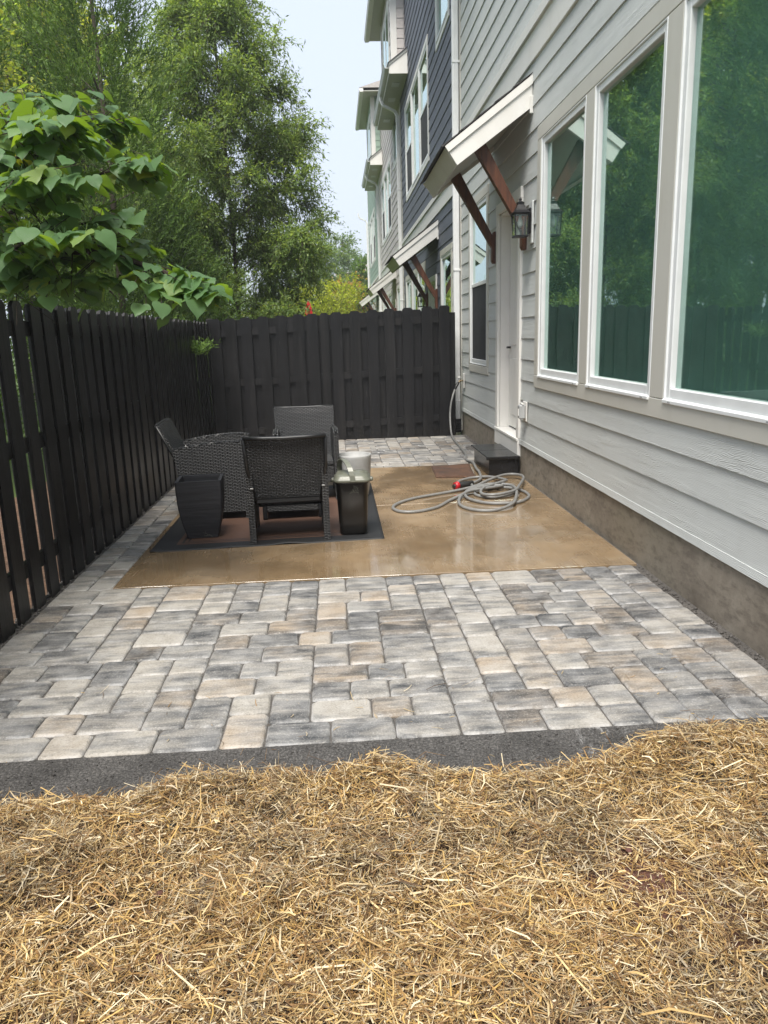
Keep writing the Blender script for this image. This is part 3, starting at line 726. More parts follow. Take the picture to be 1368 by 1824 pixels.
def house(label, yorg, sgn, dz, sid, full=True, seed=0, Wd=9.45):
    """town house; s runs from the small-window end (s=0) along the wall"""
    Y = lambda s: yorg + sgn*s
    iv = lambda a, b_: (min(Y(a), Y(b_)), max(Y(a), Y(b_)))
    h = empty('townhouse', (0, 0, 0), 0, label, 'house', 'row of townhouses')
    ya, yz = iv(0, Wd)
    tr = M['trim'] if full else M['white']
    stf = not full
    # openings (outside of casing): y0,y1,z0,z1
    sw = (*iv(.76, 2.14), .965+dz, 3.24+dz)
    dr = (*iv(2.66, 3.85), .19+dz, 2.90+dz)
    bw = (*iv(4.41, 8.78), .965+dz, 3.297+dz)
    w2 = (*iv(3.55, 8.15), 5.02+dz, 7.16+dz)
    w3 = (*iv(.88, 2.42), 6.48+dz, 8.1+dz)
    holes = [sw, dr, bw, w2, w3]
    zf = .345+dz
    # body behind the siding: sheathing with openings, dim rooms, end walls, roof deck
    mb = MB(); yy = sorted({ya+.004, yz-.004, *(v for q in holes for v in q[:2])}); zs = sorted({zf-.02, 9.7, *(v for q in holes for v in q[2:])})
    for u0, u1 in zip(yy[:-1], yy[1:]):
        for z0, z1 in zip(zs[:-1], zs[1:]):
            if any(q[0] <= u0+1e-5 and q[1] >= u1-1e-5 and q[2] <= z0+1e-5 and q[3] >= z1-1e-5 for q in holes): continue
            mb.box(WX+.027, WX+.045, u0, u1, z0, z1)
    mb.build('sheathing', M['interior'], h)
    mb = MB(); mb.box(WX+1.6, WX+1.7, ya+.01, yz-.01, zf-.3, 9.7); mb.box(WX+.046, 9, ya+.006, ya+.08, zf-.3, 9.7); mb.box(WX+.046, 9, yz-.08, yz-.006, zf-.3, 9.7)
    mb.box(WX+.046, 9, ya+.081, yz-.081, 4.0+dz, 4.2+dz); mb.box(WX+.046, 9, ya+.081, yz-.081, .3+dz, .33+dz)
    mb.build('inner_wall', M['interior'], h)
    MB().prism([(WX+.046, 9.70), (WX+.046, 9.84), (5.5, 11.6), (9.3, 9.84), (9.3, 9.72)], 'y', ya+.003, yz-.003).build('roof', M['roof'], h)
    # foundation
    MB().box(WX+.012, WX+.4, ya+.004, yz-.004, -.6, zf+.012).build('foundation', M['foundation'], h)
    MB().prism([(WX-.006, zf-.012), (WX+.024, zf-.012), (WX+.024, zf+.034), (WX-.001, zf+.034)], 'y', ya+.1, dr[0]-.001).build('skirt_board', sid, h)
    MB().prism([(WX-.006, zf-.012), (WX+.024, zf-.012), (WX+.024, zf+.034), (WX-.001, zf+.034)], 'y', dr[1]+.001, yz-.1).build('skirt_board', sid, h)
    zb0, zb1 = 3.905+dz, 4.255+dz
    siding(h, ya+.1, yz-.1, zf+.035, zb0, holes, sid, seed=seed, stuff=stf)
    siding(h, ya+.1, yz-.1, zb1+.002, 9.7, holes, sid, seed=seed+50, stuff=stf, x=WX+.0225)
    # band board with its drip cap
    MB().bbox(WX-.006, WX+.03, ya+.1, yz-.1, zb0+.001, zb1-.10, .004).build('band_board', M['white'], h)
    MB().prism([(WX-.03, zb1-.0985), (WX+.03, zb1-.0985), (WX+.03, zb1), (WX-.012, zb1), (WX-.03, zb1-.012)], 'y', ya+.1, yz-.1).build('drip_cap', M['white'], h)
    for a in (ya, yz-.098): MB().bbox(WX-.004, WX+.034, a+.001, a+.097, .02+dz if a == ya or True else 0, 9.7, .004).build('corner_board', tr, h)
    # windows
    casing(h, *bw, .118, tr)
    big = [(4.56, 5.77), (5.985, 7.165), (7.39, 8.60)]
    for a, b_ in big: window(h, *iv(a, b_), 1.09+dz, 3.165+dz)
    for a, b_ in ((5.785, 5.97), (7.18, 7.375)): MB().bbox(WX-.0035, WX+.03, *iv(a, b_), 1.085+dz, 3.177+dz, .004).build('mullion_casing', tr, h)
    casing(h, *sw, .10, tr); window(h, *iv(.875, 2.025), 1.083+dz, 3.122+dz, 'hung')
    casing(h, *w2, .10, M['white'])
    for a, b_ in ((3.665, 5.0), (5.13, 6.57), (6.70, 8.035)): window(h, *iv(a, b_), 5.138+dz, 7.045+dz, 'hung' if b_ != 6.57 else 'fixed')
    for a, b_ in ((5.013, 5.117), (6.583, 6.687)): MB().bbox(WX-.0035, WX+.03, *iv(a, b_), 5.122+dz, 7.058+dz, .004).build('mullion_casing', M['white'], h)
    casing(h, *w3, .10, M['white']); window(h, *iv(.995, 2.305), 6.598+dz, 7.985+dz, 'fixed')
    # door, jamb and riser
    d0, d1 = dr[0], dr[1]
    casing(h, d0, d1, .385+dz, 2.90+dz, .11, M['white'], 'door_casing', x=WX-.012, open_bottom=True)
    mb = MB(); mb.box(WX+.02, WX+.19, d0+.106, d0+.118, .385+dz, 2.79+dz); mb.box(WX+.02, WX+.19, d1-.118, d1-.106, .385+dz, 2.79+dz); mb.box(WX+.02, WX+.19, d0+.106, d1-.106, 2.775+dz, 2.79+dz)
    mb.build('door_jamb', M['white'], h)
    mb = MB(); mb.bbox(WX+.125, WX+.17, d0+.124, d1-.124, .405+dz, 2.77+dz, .003)
    for q0, q1 in ((.55, 1.2), (1.35, 2.6)):
        mb.bbox(WX+.117, WX+.126, d0+.24, d1-.24, q0+dz, q1+dz, .006)
    do = mb.build('door', M['white'], h)
    mb = MB(); kx, ky, kz = WX+.10, (d0+.19 if sgn > 0 else d1-.19), 1.32+dz
    mb.tube([(WX+.125, ky, kz), (kx-.02, ky, kz)], .012); mb.tube([(kx-.02, ky-.01, kz), (kx-.02, ky+.1*sgn, kz)], .009); mb.build('handle', M['lantern'], do)
    MB().bbox(WX-.03, WX+.19, d0+.005, d1-.005, .355+dz, .384+dz, .004).build('door_sill', M['white'], h)
    MB().bbox(WX-.022, WX+.05, d0+.003, d1-.003, .19+dz, .354+dz, .004).build('door_riser', M['white'], h)
    canopy(h, *iv(2.40, 4.17), dz)
    return h
h1 = house('light grey lap-sided townhouse with the wide green-tinted windows nearest the camera', 11.75, -1, 0, M['sidA'], True, 1, 15.0)  # unseen extra length behind the camera, added to keep sun off the straw
h2 = house('slate blue townhouse directly beyond the black back fence', 11.755, 1, -.33, M['sidB'], True, 2)
h3 = house('pale taupe townhouse third along the row', 21.21, 1, -.33, M['sidC'], False, 3)
h4 = house('sage green townhouse at the far end of the row', 30.665, 1, -.33, M['sidD'], False, 4)

# ---- projecting upper eaves with gutters and third-floor bays at each party line
def eave(bd, sid, colname, full, seed):
    y0, y1 = bd-2.15, bd+2.75
    e = empty('pent_roof', (WX, bd, 7.33), 0, 'white boxed eave with gutter under the %s upper bay' % colname, 'roof', 'boxed eaves along the row')
    inv = Matrix.Translation((-WX, -bd, -7.33))
    def bld(mb, n, m, par=None):
        o = mb.build(n, m, par or e)
        if par is None: o.matrix_parent_inverse = inv
        return o
    mb = MB(); mb.box(1.522, WX+.02, y0+.02, y1-.02, 7.335, 7.36); bld(mb, 'soffit', M['soffit'])
    for a in (y0, y1-.022): bld(MB().prism([(1.515, 7.33), (1.93, 7.33), (1.93, 7.85), (1.515, 7.555)], 'y', a, a+.022), 'end_panel', M['white'])
    bld(MB().prism([(1.50, 7.553), (1.93, 7.857), (1.93, 7.80), (1.50, 7.50)], 'y', y0-.018, y0-.001), 'rake_moulding', M['white'])
    bld(MB().prism([(1.47, 7.545), (1.935, 7.873), (1.935, 7.86), (1.47, 7.532)], 'y', y0-.04, y1+.03), 'shingles', M['roof'])
    bld(MB().bbox(1.503, 1.5145, y0+.01, y1-.01, 7.335, 7.53, .002), 'fascia', M['white'])
    bld(MB().prism([(1.50, 7.44), (1.415, 7.44), (1.395, 7.47), (1.395, 7.50), (1.375, 7.525), (1.375, 7.55), (1.385, 7.55), (1.41, 7.46), (1.49, 7.46), (1.49, 7.54), (1.50, 7.54)], 'y', y0+.02, y1+.02), 'gutter', M['gutter'])
    for yv in (bd-1.5, bd-.3, bd+1.6):
        bld(MB().box(1.62, 1.80, yv, yv+.32, 7.328, 7.3345), 'soffit_vent', M['gutter'])
    # bay
    b0, b1, bx = bd-1.6, bd+1.75, 1.60
    bay = empty('upper_bay', (WX, bd, 7.6), 0, '%s clad third-floor bay with white corners above the row eave' % colname, 'bay', 'third-floor bays')
    inv2 = Matrix.Translation((-WX, -bd, -7.6))
    def b2(mb, n, m):
        o = mb.build(n, m, bay); o.matrix_parent_inverse = inv2; return o
    b2(MB().box(bx+.03, WX+.02, b0+.03, b1-.03, 7.5, 9.69), 'core_wall', sid)
    z = 7.62; k = 0
    while z < 9.65:
        zt = min(z+EXPO, 9.68)
        b2(MB().prism([(b0+.008, z), (b0+.019, zt), (b0+.031, zt), (b0+.031, z)], 'x', bx+.15, WX-.015), 'siding_board', sid) if False else b2(MB().add(
            [(bx+.15, b0+.006, z), (WX-.012, b0+.006, z), (WX-.012, b0+.018, zt), (bx+.15, b0+.018, zt), (bx+.15, b0+.031, z), (WX-.012, b0+.031, z), (WX-.012, b0+.031, zt), (bx+.15, b0+.031, zt)],
            [(0, 1, 2, 3), (4, 7, 6, 5), (0, 4, 5, 1), (3, 2, 6, 7), (0, 3, 7, 4), (1, 5, 6, 2)]), 'siding_board', sid)
        b2(MB().add([(bx+.006, b0+.1, z), (bx+.006, b1-.1, z), (bx+.018, b1-.1, zt), (bx+.018, b0+.1, zt), (bx+.031, b0+.1, z), (bx+.031, b1-.1, z), (bx+.031, b1-.1, zt), (bx+.031, b0+.1, zt)],
            [(0, 3, 2, 1), (4, 5, 6, 7), (0, 1, 5, 4), (3, 7, 6, 2), (0, 4, 7, 3), (1, 2, 6, 5)]), 'siding_board', sid)
        z += EXPO
    for a, c in ((b0, b0+.098), (b1-.098, b1)): b2(MB().bbox(bx, bx+.148, a, c, 7.58, 9.68, .003), 'corner_board', M['white'])
    fo = b2(frame_mesh(bx-.012, bx+.03, bd-1.1, bd+1.0, 7.86, 9.25, .08), 'window_casing', M['white'])
    for a, c in ((bd-1.0, bd-.1), (bd+.02, bd+.9)):
        fr = b2(frame_mesh(bx-.004, bx+.028, a, c, 7.95, 9.16, .05), 'window', M['vinyl'])
        pane(fr, bx+.002, a+.045, c-.045, 7.99, 9.11)
    b2(MB().box(1.34, WX, b0-.62, b1+1.0, 9.66, 9.69), 'soffit', M['soffit'])
    b2(MB().prism([(1.33, 9.64), (1.22, 9.64), (1.195, 9.70), (1.195, 9.76), (1.33, 9.76)], 'y', b0-.65, b1+1.03), 'gutter', M['white'])
    b2(MB().bbox(1.332, 1.345, b0-.64, b1+1.02, 9.65, 9.78, .002), 'fascia', M['white'])
    b2(MB().add([(1.2, b0-.66, 9.765), (1.2, b1+1.04, 9.765), (3.5, b1-.8, 10.9), (3.5, b0+.9, 10.9), (5, b0-.66, 9.765), (5, b1+1.04, 9.765)], [(0, 3, 2, 1), (0, 4, 3), (1, 2, 5), (3, 4, 5, 2), (0, 1, 5, 4)]), 'roof', M['roof_far'])
eave(11.75, M['sidB'], 'slate blue', True, 1)
eave(21.2, M['sidC'], 'pale taupe', True, 2)
eave(30.65, M['sidD'], 'sage green', True, 3)

# ---- downspouts
def rect_sweep(mb, pts, w, d):
    for a, c in zip(pts[:-1], pts[1:]):
        A, C_ = Vector(a), Vector(c); t = (C_-A).normalized(); u = Vector((0, 1, 0)); v = t.cross(u).normalized()
        A = A - t*.006; C_ = C_ + t*.006; V = []
        for p in (A, C_):
            for su, sv2 in ((-1, -1), (1, -1), (1, 1), (-1, 1)): V.append(p+u*su*w/2+v*sv2*d/2)
        mb.add(V, [(0, 3, 2, 1), (4, 5, 6, 7)]+[(i, (i+1) % 4, 4+(i+1) % 4, 4+i) for i in range(4)])
    return mb
def downspout(bd, zb, label, boot=False):
    xo = WX-.058
    mb = MB(); pts = [(1.44, bd, 7.46), (1.44, bd, 7.36), (1.50, bd, 7.24), (1.80, bd, 7.10), (xo, bd, 6.98)]
    rect_sweep(mb, pts, .085, .065)
    # fluted straight leg
    z1 = 7.0; mb.bbox(xo-.042, xo+.042, bd-.05, bd+.05, zb, z1, .008)
    for q in (-.028, 0, .028): mb.bbox(xo-.0455, xo-.040, bd+q-.009, bd+q+.009, zb, z1, .002); mb.bbox(xo+q*.8-.007, xo+q*.8+.007, bd-.0535, bd-.0485, zb, z1, .002)
    root = mb.build('downspout', M['pipe']); tag(root, label, 'downspout', 'white downspouts along the row')
    MB().bbox(xo-.048, xo+.048, bd-.056, bd+.056, zb+.27, zb+.29, .004).build('band', M['pipe'], root)
    if boot:
        mb = MB(); mb.bbox(xo-.055, xo+.05, bd-.06, bd+.06, -.01, zb-.002, .01)
        for i in range(4): mb.bbox(xo-.062, xo+.056, bd-.067, bd+.067, .02+i*.035, .036+i*.035, .006)
        mb.build('drain_boot', M['black_plastic'], root)
    for z in (2.4, 5.2): MB().bbox(xo-.047, WX-.002, bd-.06, bd+.06, z, z+.03, .004).build('strap', M['pipe'], root)
downspout(11.72, .20, 'tall white downspout with black boot at the corner of the black back fence', True)
downspout(21.2, -.1, 'white downspout between the slate blue and taupe houses')
downspout(30.65, -.1, 'white downspout between the taupe and green houses')
downspout(40.1, -.1, 'white downspout on the far edge of the green house')

# ---- wall lanterns
def lantern(y, z, label, sub=True):
    L = empty('wall_lantern', (WX-.01, y, z), 0, label, 'lantern', 'door lanterns')
    def lb(mb, n, m, par=None): return mb.build(n, m, par or L)
    cx = -.105; w = .062
    MB().bbox(-.008, .012, -.065, .065, -.19, .19, .006).build('mounting_block', M['sidA'], L)
    MB().bbox(-.026, -.012, -.045, .045, -.10, .13, .005).build('back_plate', M['lantern'], L)
    mb = MB(); mb.tube([(-.02, 0, .10), (-.06, 0, .135), (cx, 0, .13)], .009); mb.build('arm', M['lantern'], L)
    mb = MB()
    for sx in (-1, 1):
        for sy in (-1, 1):
            mb.add([(cx+sx*(w-.005)+q*.005, sy*(w-.005)+p*.005, -.115) for q, p in ((-1, -1), (1, -1), (1, 1), (-1, 1))] + [(cx+sx*(w+.005)+q*.005, sy*(w+.005)+p*.005, .075) for q, p in ((-1, -1), (1, -1), (1, 1), (-1, 1))],
                   [(0, 3, 2, 1), (4, 5, 6, 7)]+[(i, (i+1) % 4, 4+(i+1) % 4, 4+i) for i in range(4)])
    mb.bbox(cx-w-.004, cx+w+.004, -w-.004, w+.004, -.13, -.113, .004); mb.bbox(cx-w-.012, cx+w+.012, -w-.012, w+.012, .072, .084, .003)
    cage = mb.build('cage', M['lantern'], L)
    mb = MB()
    for s in (-1, 1):
        mb.box(cx-w+.004, cx+w-.004, s*w-.001, s*w+.001, -.113, .073); mb.box(cx+s*w-.001, cx+s*w+.001, -w+.004, w-.004, -.113, .073)
    mb.build('glass', M['lamp_glass'], cage)
    mb = MB(); V = []
    prof = [(w+.024, .084), (w-.01, .112), (.036, .150), (.030, .160), (.030, .178), (.034, .180), (.018, .188), (.008, .2), (.013, .21), (.004, .226)]
    F = []
    for rr, zz_ in prof: V += [(cx+a*rr, b_*rr, zz_) for a, b_ in ((-1, -1), (1, -1), (1, 1), (-1, 1))]
    for i in range(len(prof)-1): F += [(i*4+k, i*4+(k+1) % 4, (i+1)*4+(k+1) % 4, (i+1)*4+k) for k in range(4)]
    F += [(3, 2, 1, 0), tuple(len(V)-4+k for k in range(4))]
    mb.add(V, F); mb.build('cap', M['lantern'], L)
    mb = MB(); mb.lathe([(.0, -.045), (.014, -.040), (.026, -.015), (.027, .005), (.018, .03), (.012, .05), (.012, .07)], 14, (cx, 0, 0)); mb.build('bulb', M['bulb'], L)
lantern(7.50, 2.50, 'dark bronze lantern with clear bulb beside the grey house door')
lantern(16.0, 2.17, 'dark lantern by the slate blue house door above the fence')

# ---- outdoor outlet box
o = empty('outlet_box', (WX-.002, 7.64, .70), 0, 'white weatherproof outlet with clear cover on the grey siding', 'outlet')
MB().bbox(-.012, .0, -.075, .075, -.10, .10, .005).build('mounting_block', M['white'], o)
MB().bbox(-.075, -.012, -.045, .045, -.075, .07, .012).build('bubble_cover', M['grey_plastic'], o)
MB().bbox(-.083, -.074, -.018, -.006, -.045, .03, .003).build('cover_rib', M['white'], o)
mb = MB(); mb.tube([(-.04, -.05, .08), (-.04, .05, .08)], .010); mb.build('hinge', M['white'], o)

# ---- hose bib and hose
o = empty('hose_tap', (WX-.002, 11.42, .80), 0, 'brass hose tap on a white plate near the house corner', 'tap')
MB().bbox(-.012, .0, -.06, .06, -.11, .11, .004).build('wall_plate', M['white'], o)
mb = MB(); mb.tube([(-.01, 0, 0), (-.07, 0, 0)], .013); mb.tube([(-.055, 0, .01), (-.095, -.005, -.045)], .014); mb.build('spout', M['brass'], o)
mb = MB(); mb.tube([(-.07, 0, 0), (-.075, 0, .045)], .006)
mb.lathe([(.0, .045), (.026, .046), (.028, .052), (.026, .058), (.0, .059)], 12, (-.075, 0, 0)); mb.build('handle', M['white'], o)

Z = .015
hp = [(1.805, 11.40, .735), (1.775, 11.36, .69), (1.725, 11.26, .60), (1.685, 11.22, .46), (1.665, 11.17, .30), (1.655, 11.02, .09), (1.645, 10.75, .02), (1.63, 10.39, Z), (1.60, 9.7, Z), (1.58, 9.30, Z), (1.52, 8.91, Z), (1.55, 8.65, Z+.01), (1.51, 8.2, .03), (1.50, 7.97, .03), (1.44, 7.58, .03), (1.30, 7.30, .03), (1.34, 7.12, .03),
      (1.56, 7.10, .03), (1.66, 7.0, .03), (1.60, 6.85, .025), (1.43, 6.74, Z), (1.29, 6.80, Z), (1.27, 6.97, Z), (1.42, 7.12, Z), (1.62, 7.16, Z), (1.72, 7.0, Z), (1.74, 6.77, Z), (1.66, 6.58, Z), (1.53, 6.47, Z), (1.30, 6.50, Z), (1.16, 6.72, .02), (1.2, 7.0, .03), (1.42, 7.17, .05), (1.62, 7.12, .05),
      (1.65, 6.90, .05), (1.55, 6.50, .04), (1.46, 6.32, .03), (1.30, 6.215, Z), (1.15, 6.25, Z), (1.06, 6.40, Z), (1.06, 6.62, Z), (1.14, 6.86, .03), (1.34, 7.06, .05), (1.56, 7.07, .055), (1.36, 6.98, .05), (1.22, 6.93, .045), (1.10, 6.80, .03), (.98, 6.67, Z), (.83, 6.42, Z), (.64, 6.29, Z), (.50, 6.32, Z), (.45, 6.48, Z), (.52, 6.66, Z), (.70, 6.85, Z), (1.05, 7.06, Z), (1.30, 7.19, .03), (1.46, 7.35, .05), (1.68, 7.62, .05), (1.82, 7.64, .05), (1.85, 7.42, .06), (1.70, 6.98, .065), (1.60, 6.78, .06), (1.40, 6.68, .05), (1.30, 6.78, .045), (1.36, 6.98, .06), (1.60, 7.20, .07), (1.65, 7.38, .05), (1.56, 7.66, .03), (1.40, 7.74, Z), (1.24, 7.60, Z), (1.17, 7.42, .022)]
mb = MB(); mb.tube(crom(hp, 6), .0145, 10); ho = mb.build('garden_hose', M['hose']); tag(ho, 'grey garden hose running from the tap and coiled on the wet slab', 'hose')
mb = MB(); mb.tube([(1.835, 11.412, .775), (1.82, 11.408, .755), (1.80, 11.397, .728), (1.765, 11.34, .675)], [.017, .022, .022, .018], 10); mb.build('tap_coupling', M['hose_dark'], ho)
mb = MB(); mb.tube([(1.175, 7.43, .026), (1.19, 7.37, .03), (1.205, 7.30, .032), (1.25, 7.315, .036), (1.29, 7.335, .036)], [.017, .020, .027, .030, .026], 12)
nz = MB(); nz.tube([(1.10, 7.225, .034), (1.16, 7.25, .036), (1.24, 7.29, .036), (1.31, 7.325, .036)], [.018, .030, .034, .031], 12); nz.build('spray_nozzle', M['hose_dark'], ho)
nz = MB(); nz.tube([(1.118, 7.232, .035), (1.158, 7.25, .036)], [.036, .037], 12); nz.bbox(1.13, 1.165, 7.225, 7.27, .0, .075, .01); nz.build('nozzle_collar', M['red_plastic'], ho)

# ================================================================== FENCES
def board_mesh(w, t, h, name):
    e = .028
    return MB().prism([(-w/2, 0), (w/2, 0), (w/2, h-e), (w/2-e, h), (-w/2+e, h), (-w/2, h-e)], 'y', -t/2, t/2).mesh(name, M['fence'])
F1 = empty('board_fence', (-1.86, 6.4, 0), 0, 'long black shadowbox board fence along the left of the patio', 'fence', 'black shadowbox fences')
iv1 = Matrix.Translation((1.86, -6.4, 0)); bms = [board_mesh(.149, .018, 1.78+dh, 'fence_board') for dh in (0, .002, -.002)]
pitch = .2345; y = 1.30; k = 0; rr = random.Random(3)
while y < 11.22:
    for off, xx in ((0, -1.805), (pitch/2, -1.862)):
        yy_ = y+off
        if yy_ > 11.25: continue
        o = link('fence_board', bms[rr.randrange(3)], F1, (xx+rr.uniform(-.002, .002), yy_+rr.uniform(-.005, .005), -.03+rr.uniform(-.003, .003)), (rr.gauss(0, .003), rr.gauss(0, .005), math.pi/2+rr.gauss(0, .022)))
        o.matrix_parent_inverse = iv1
    y += pitch; k += 1
for z in (.20, .89, 1.555):
    for a in (1.2, 3.72, 6.24, 8.76):
        o = MB().bbox(-1.8525, -1.8145, a, min(a+2.515, 11.26), z, z+.088, .004).build('rail', M['fence'], F1); o.matrix_parent_inverse = iv1
for a in (3.72, 6.24, 8.76):
    o = MB().bbox(-1.962, -1.8725, a-.045, a+.045, -.3, 1.70, .005).build('post', M['fence'], F1); o.matrix_parent_inverse = iv1
F2 = empty('back_fence', (0, 11.33, 0), 0, 'black shadowbox fence closing the patio at the back', 'fence', 'black shadowbox fences')
iv2 = Matrix.Translation((0, -11.33, 0)); SL = .030
xs_f = [-1.715, -1.485, -1.268, -1.014, -.769, -.517, -.311, -.145, .034, .304, .554, .81, 1.066, 1.349, 1.601]
for i, xf in enumerate(xs_f):
    hgt = 1.855 + SL*xf
    me = board_mesh(.156 if i != 7 else .12, .018, hgt, 'fence_board')
    o = link('fence_board', me, F2, (xf, 11.288+rr.uniform(-.002, .002)-(.012 if i == 7 else 0), -.014+rr.uniform(0, .004)+max(0, xf)*.004), (rr.gauss(0, .002), rr.gauss(0, .003), rr.gauss(0, .006))); o.matrix_parent_inverse = iv2
    if i+1 < len(xs_f):
        xb_ = (xf+xs_f[i+1])/2; me = board_mesh(.15, .018, 1.845+SL*xb_, 'fence_board')
        o = link('fence_board', me, F2, (xb_, 11.344, -.03), (0, 0, rr.gauss(0, .006))); o.matrix_parent_inverse = iv2
for z in (.165, .885, 1.605):
    for a, c in ((-1.79, -.232), (-.228, 1.70)):
        V = []
        for yq in (11.298, 11.3345):
            for xq in (a, c): V += [(xq, yq, z+SL*1.25*xq), (xq, yq, z+.095+SL*1.25*xq)]
        o = MB().add(V, [(0, 2, 3, 1), (4, 5, 7, 6), (0, 4, 6, 2), (1, 3, 7, 5), (0, 1, 5, 4), (2, 6, 7, 3)]).build('rail', M['fence'], F2); o.matrix_parent_inverse = iv2
for xp in (-1.80, -.23, 1.735):
    o = MB().bbox(xp-.045, xp+.045, 11.356, 11.446, -.35, 1.80, .005).build('post', M['fence'], F2); o.matrix_parent_inverse = iv2

# ================================================================== FURNITURE
def uvbuild(mb, n, m, p):
    me = mb.mesh(n, m); box_uv(me); return link(n, me, p)
def make_chair(label):
    """faces local +y; rear feet near y=0; width along x"""
    c = empty('wicker_armchair', (0, 0, 0), 0, label, 'chair', 'black wicker armchairs')
    arch = [(.005, .600), (.10, .617), (.22, .636), (.34, .648), (.46, .653), (.56, .650), (.60, .640), (.615, .620)]
    poly = [(.055, .0), (.055, .30)] + arch + [(.615, 0), (.575, 0), (.575, .055), (.10, .055), (.10, 0)]
    for s in (-1, 1):
        x0, x1 = (s*.30-.048 if s > 0 else -.30), (.30 if s > 0 else -.252)
        uvbuild(MB().prism(poly, 'x', x0, x1), 'arm_panel', M['wicker'], c)
        # rounded arm top strip
        mb = MB(); mb.tube([((x0+x1)/2, yq, zq+.003) for yq, zq in arch], .012, 8); 
        me = mb.mesh('arm_edge', M['wicker']); box_uv(me); link('arm_edge', me, c)
    # backrest: woven panel, slightly dished, with metal frame behind
    n = 10; V = []; F = []
    for j in range(9):
        t = j/8; z = .30+t*.515; yb0 = .135-.235*t
        hw = .245+.052*min(1, t*1.3)
        for i in range(n+1):
            u = -1+2*i/n; V.append((u*hw, yb0-.022*(1-u*u)*(.4+.6*t), z-.012*(1-u*u)*(t > .99)))
    for j in range(8):
        for i in range(n): a = j*(n+1)+i; F.append((a, a+1, a+n+2, a+n+1))
    m2 = len(V); V += [(x, yq+.022, z) for x, yq, z in V[:m2]]; F += [tuple(m2+i for i in reversed(f)) for f in F]
    N1 = n+1
    for i in range(n): F += [(i+1, i, m2+i, m2+i+1), (8*N1+i, 8*N1+i+1, m2+8*N1+i+1, m2+8*N1+i)]
    for j in range(8): F += [(j*N1, (j+1)*N1, m2+(j+1)*N1, m2+j*N1), ((j+1)*N1+n, j*N1+n, m2+j*N1+n, m2+(j+1)*N1+n)]
    bk = uvbuild(MB().add(V, F), 'backrest', M['wicker'], c)
    mb = MB()
    for s in (-1, 1): mb.tube([(s*.238, .125, .29), (s*.285, .0, .58), (s*.292, -.105, .808)], .013, 8)
    mb.tube([(-.24, .128, .295), (.24, .128, .295)], .013, 8); mb.tube([(-.292, -.108, .81), (-.15, -.122, .806), (0, -.127, .803), (.15, -.122, .806), (.292, -.108, .81)], .0135, 8)
    mb.build('back_frame', M['metal_dark'], bk)
    uvbuild(MB().bbox(-.251, .251, .10, .605, .325, .362, .008), 'seat', M['wicker'], c)
    uvbuild(MB().bbox(-.251, .251, .575, .60, .16, .324, .006), 'front_apron', M['wicker'], c)
    MB().bbox(-.251, .251, .11, .135, .29, .324, .004).build('rear_rail', M['metal_dark'], c)
    for s in (-1, 1):
        for zq in (.42, .56): MB().bbox(s*.262-.012, s*.262+.012, .03, .07, zq-.006, zq+.006, .002).build('back_bolt', M['badge'], c)
    return c
def copy_tree(o, label):
    r_ = o.copy(); COL.objects.link(r_); r_['label'] = label
    for ch in o.children:
        c2 = ch.copy(); COL.objects.link(c2); c2.parent = r_
        for g in ch.children: d2 = g.copy(); COL.objects.link(d2); d2.parent = c2
    return r_
ch1 = make_chair('black wicker armchair seen from behind, nearest on the rug')
ch2 = copy_tree(ch1, 'black wicker armchair turned sideways beside the left fence')
ch3 = copy_tree(ch1, 'black wicker armchair facing the camera at the back of the rug')
ch1.location = (-.39, 5.45, .012); ch1.rotation_euler.z = R(3)
ch2.location = (-1.41, 6.62, .012); ch2.rotation_euler.z = R(-87)
ch3.location = (-.335, 7.56, .012); ch3.rotation_euler.z = R(183)

# low table with badge
t_ = empty('coffee_table', (-.42, 6.46, .012), R(2), 'low black wicker table with oval badge, behind the nearest chair', 'table')
for sx in (-1, 1):
    for sy in (-1, 1): MB().bbox(sx*.235-.018, sx*.235+.018, sy*.19-.018, sy*.19+.018, 0, .30, .004).build('leg', M['metal_dark'], t_)
for sy in (-1, 1): uvbuild(MB().bbox(-.217, .217, sy*.19-.014, sy*.19+.014, .06, .299, .004), 'side_panel', M['wicker'], t_)
for sx in (-1, 1): uvbuild(MB().bbox(sx*.235-.012, sx*.235+.012, -.172, .172, .06, .299, .004), 'end_panel', M['wicker'], t_)
uvbuild(MB().bbox(-.262, .262, -.217, .217, .3005, .33, .008), 'table_top', M['wicker'], t_)
mb = MB(); V = [(.028*math.cos(a)*1.15-.01, -.207, .175+.014*math.sin(a)) for a in np.linspace(0, 2*math.pi, 18)[:-1]]; V2 = [(x, -.2045, z) for x, _, z in V]
mb.add(V+V2, [tuple(range(17))]+[(i, 17+i, 17+(i+1) % 17, (i+1) % 17) for i in range(17)]); mb.build('badge', M['badge'], t_)

# rug
nx, ny = 60, 60; V = []; F = []
RC = [(-1.416, 5.395), (.312, 5.498), (.312, 7.70), (-1.42, 7.62)]
uvl = []
for j in range(ny+1):
    for i in range(nx+1):
        u, v = i/nx, j/ny
        x = (1-u)*((1-v)*RC[0][0]+v*RC[3][0])+u*((1-v)*RC[1][0]+v*RC[2][0]); y = (1-u)*((1-v)*RC[0][1]+v*RC[3][1])+u*((1-v)*RC[1][1]+v*RC[2][1])
        z = .0065 + .012*math.exp(-((u-.58)/.06)**2-(v/.05)**2) + .004*math.exp(-((u-.35)/.05)**2-(v/.04)**2)+.003*max(0, math.sin(u*9+v*5))*.4 + (.010*math.exp(-(u/.03)**2-(v/.03)**2))
        V.append((x, y, z)); uvl.append((u, v))
for j in range(ny):
    for i in range(nx): a = j*(nx+1)+i; F.append((a, a+1, a+nx+2, a+nx+1))
nv = len(V); V += [(x, y, z-.0055) for x, y, z in V]
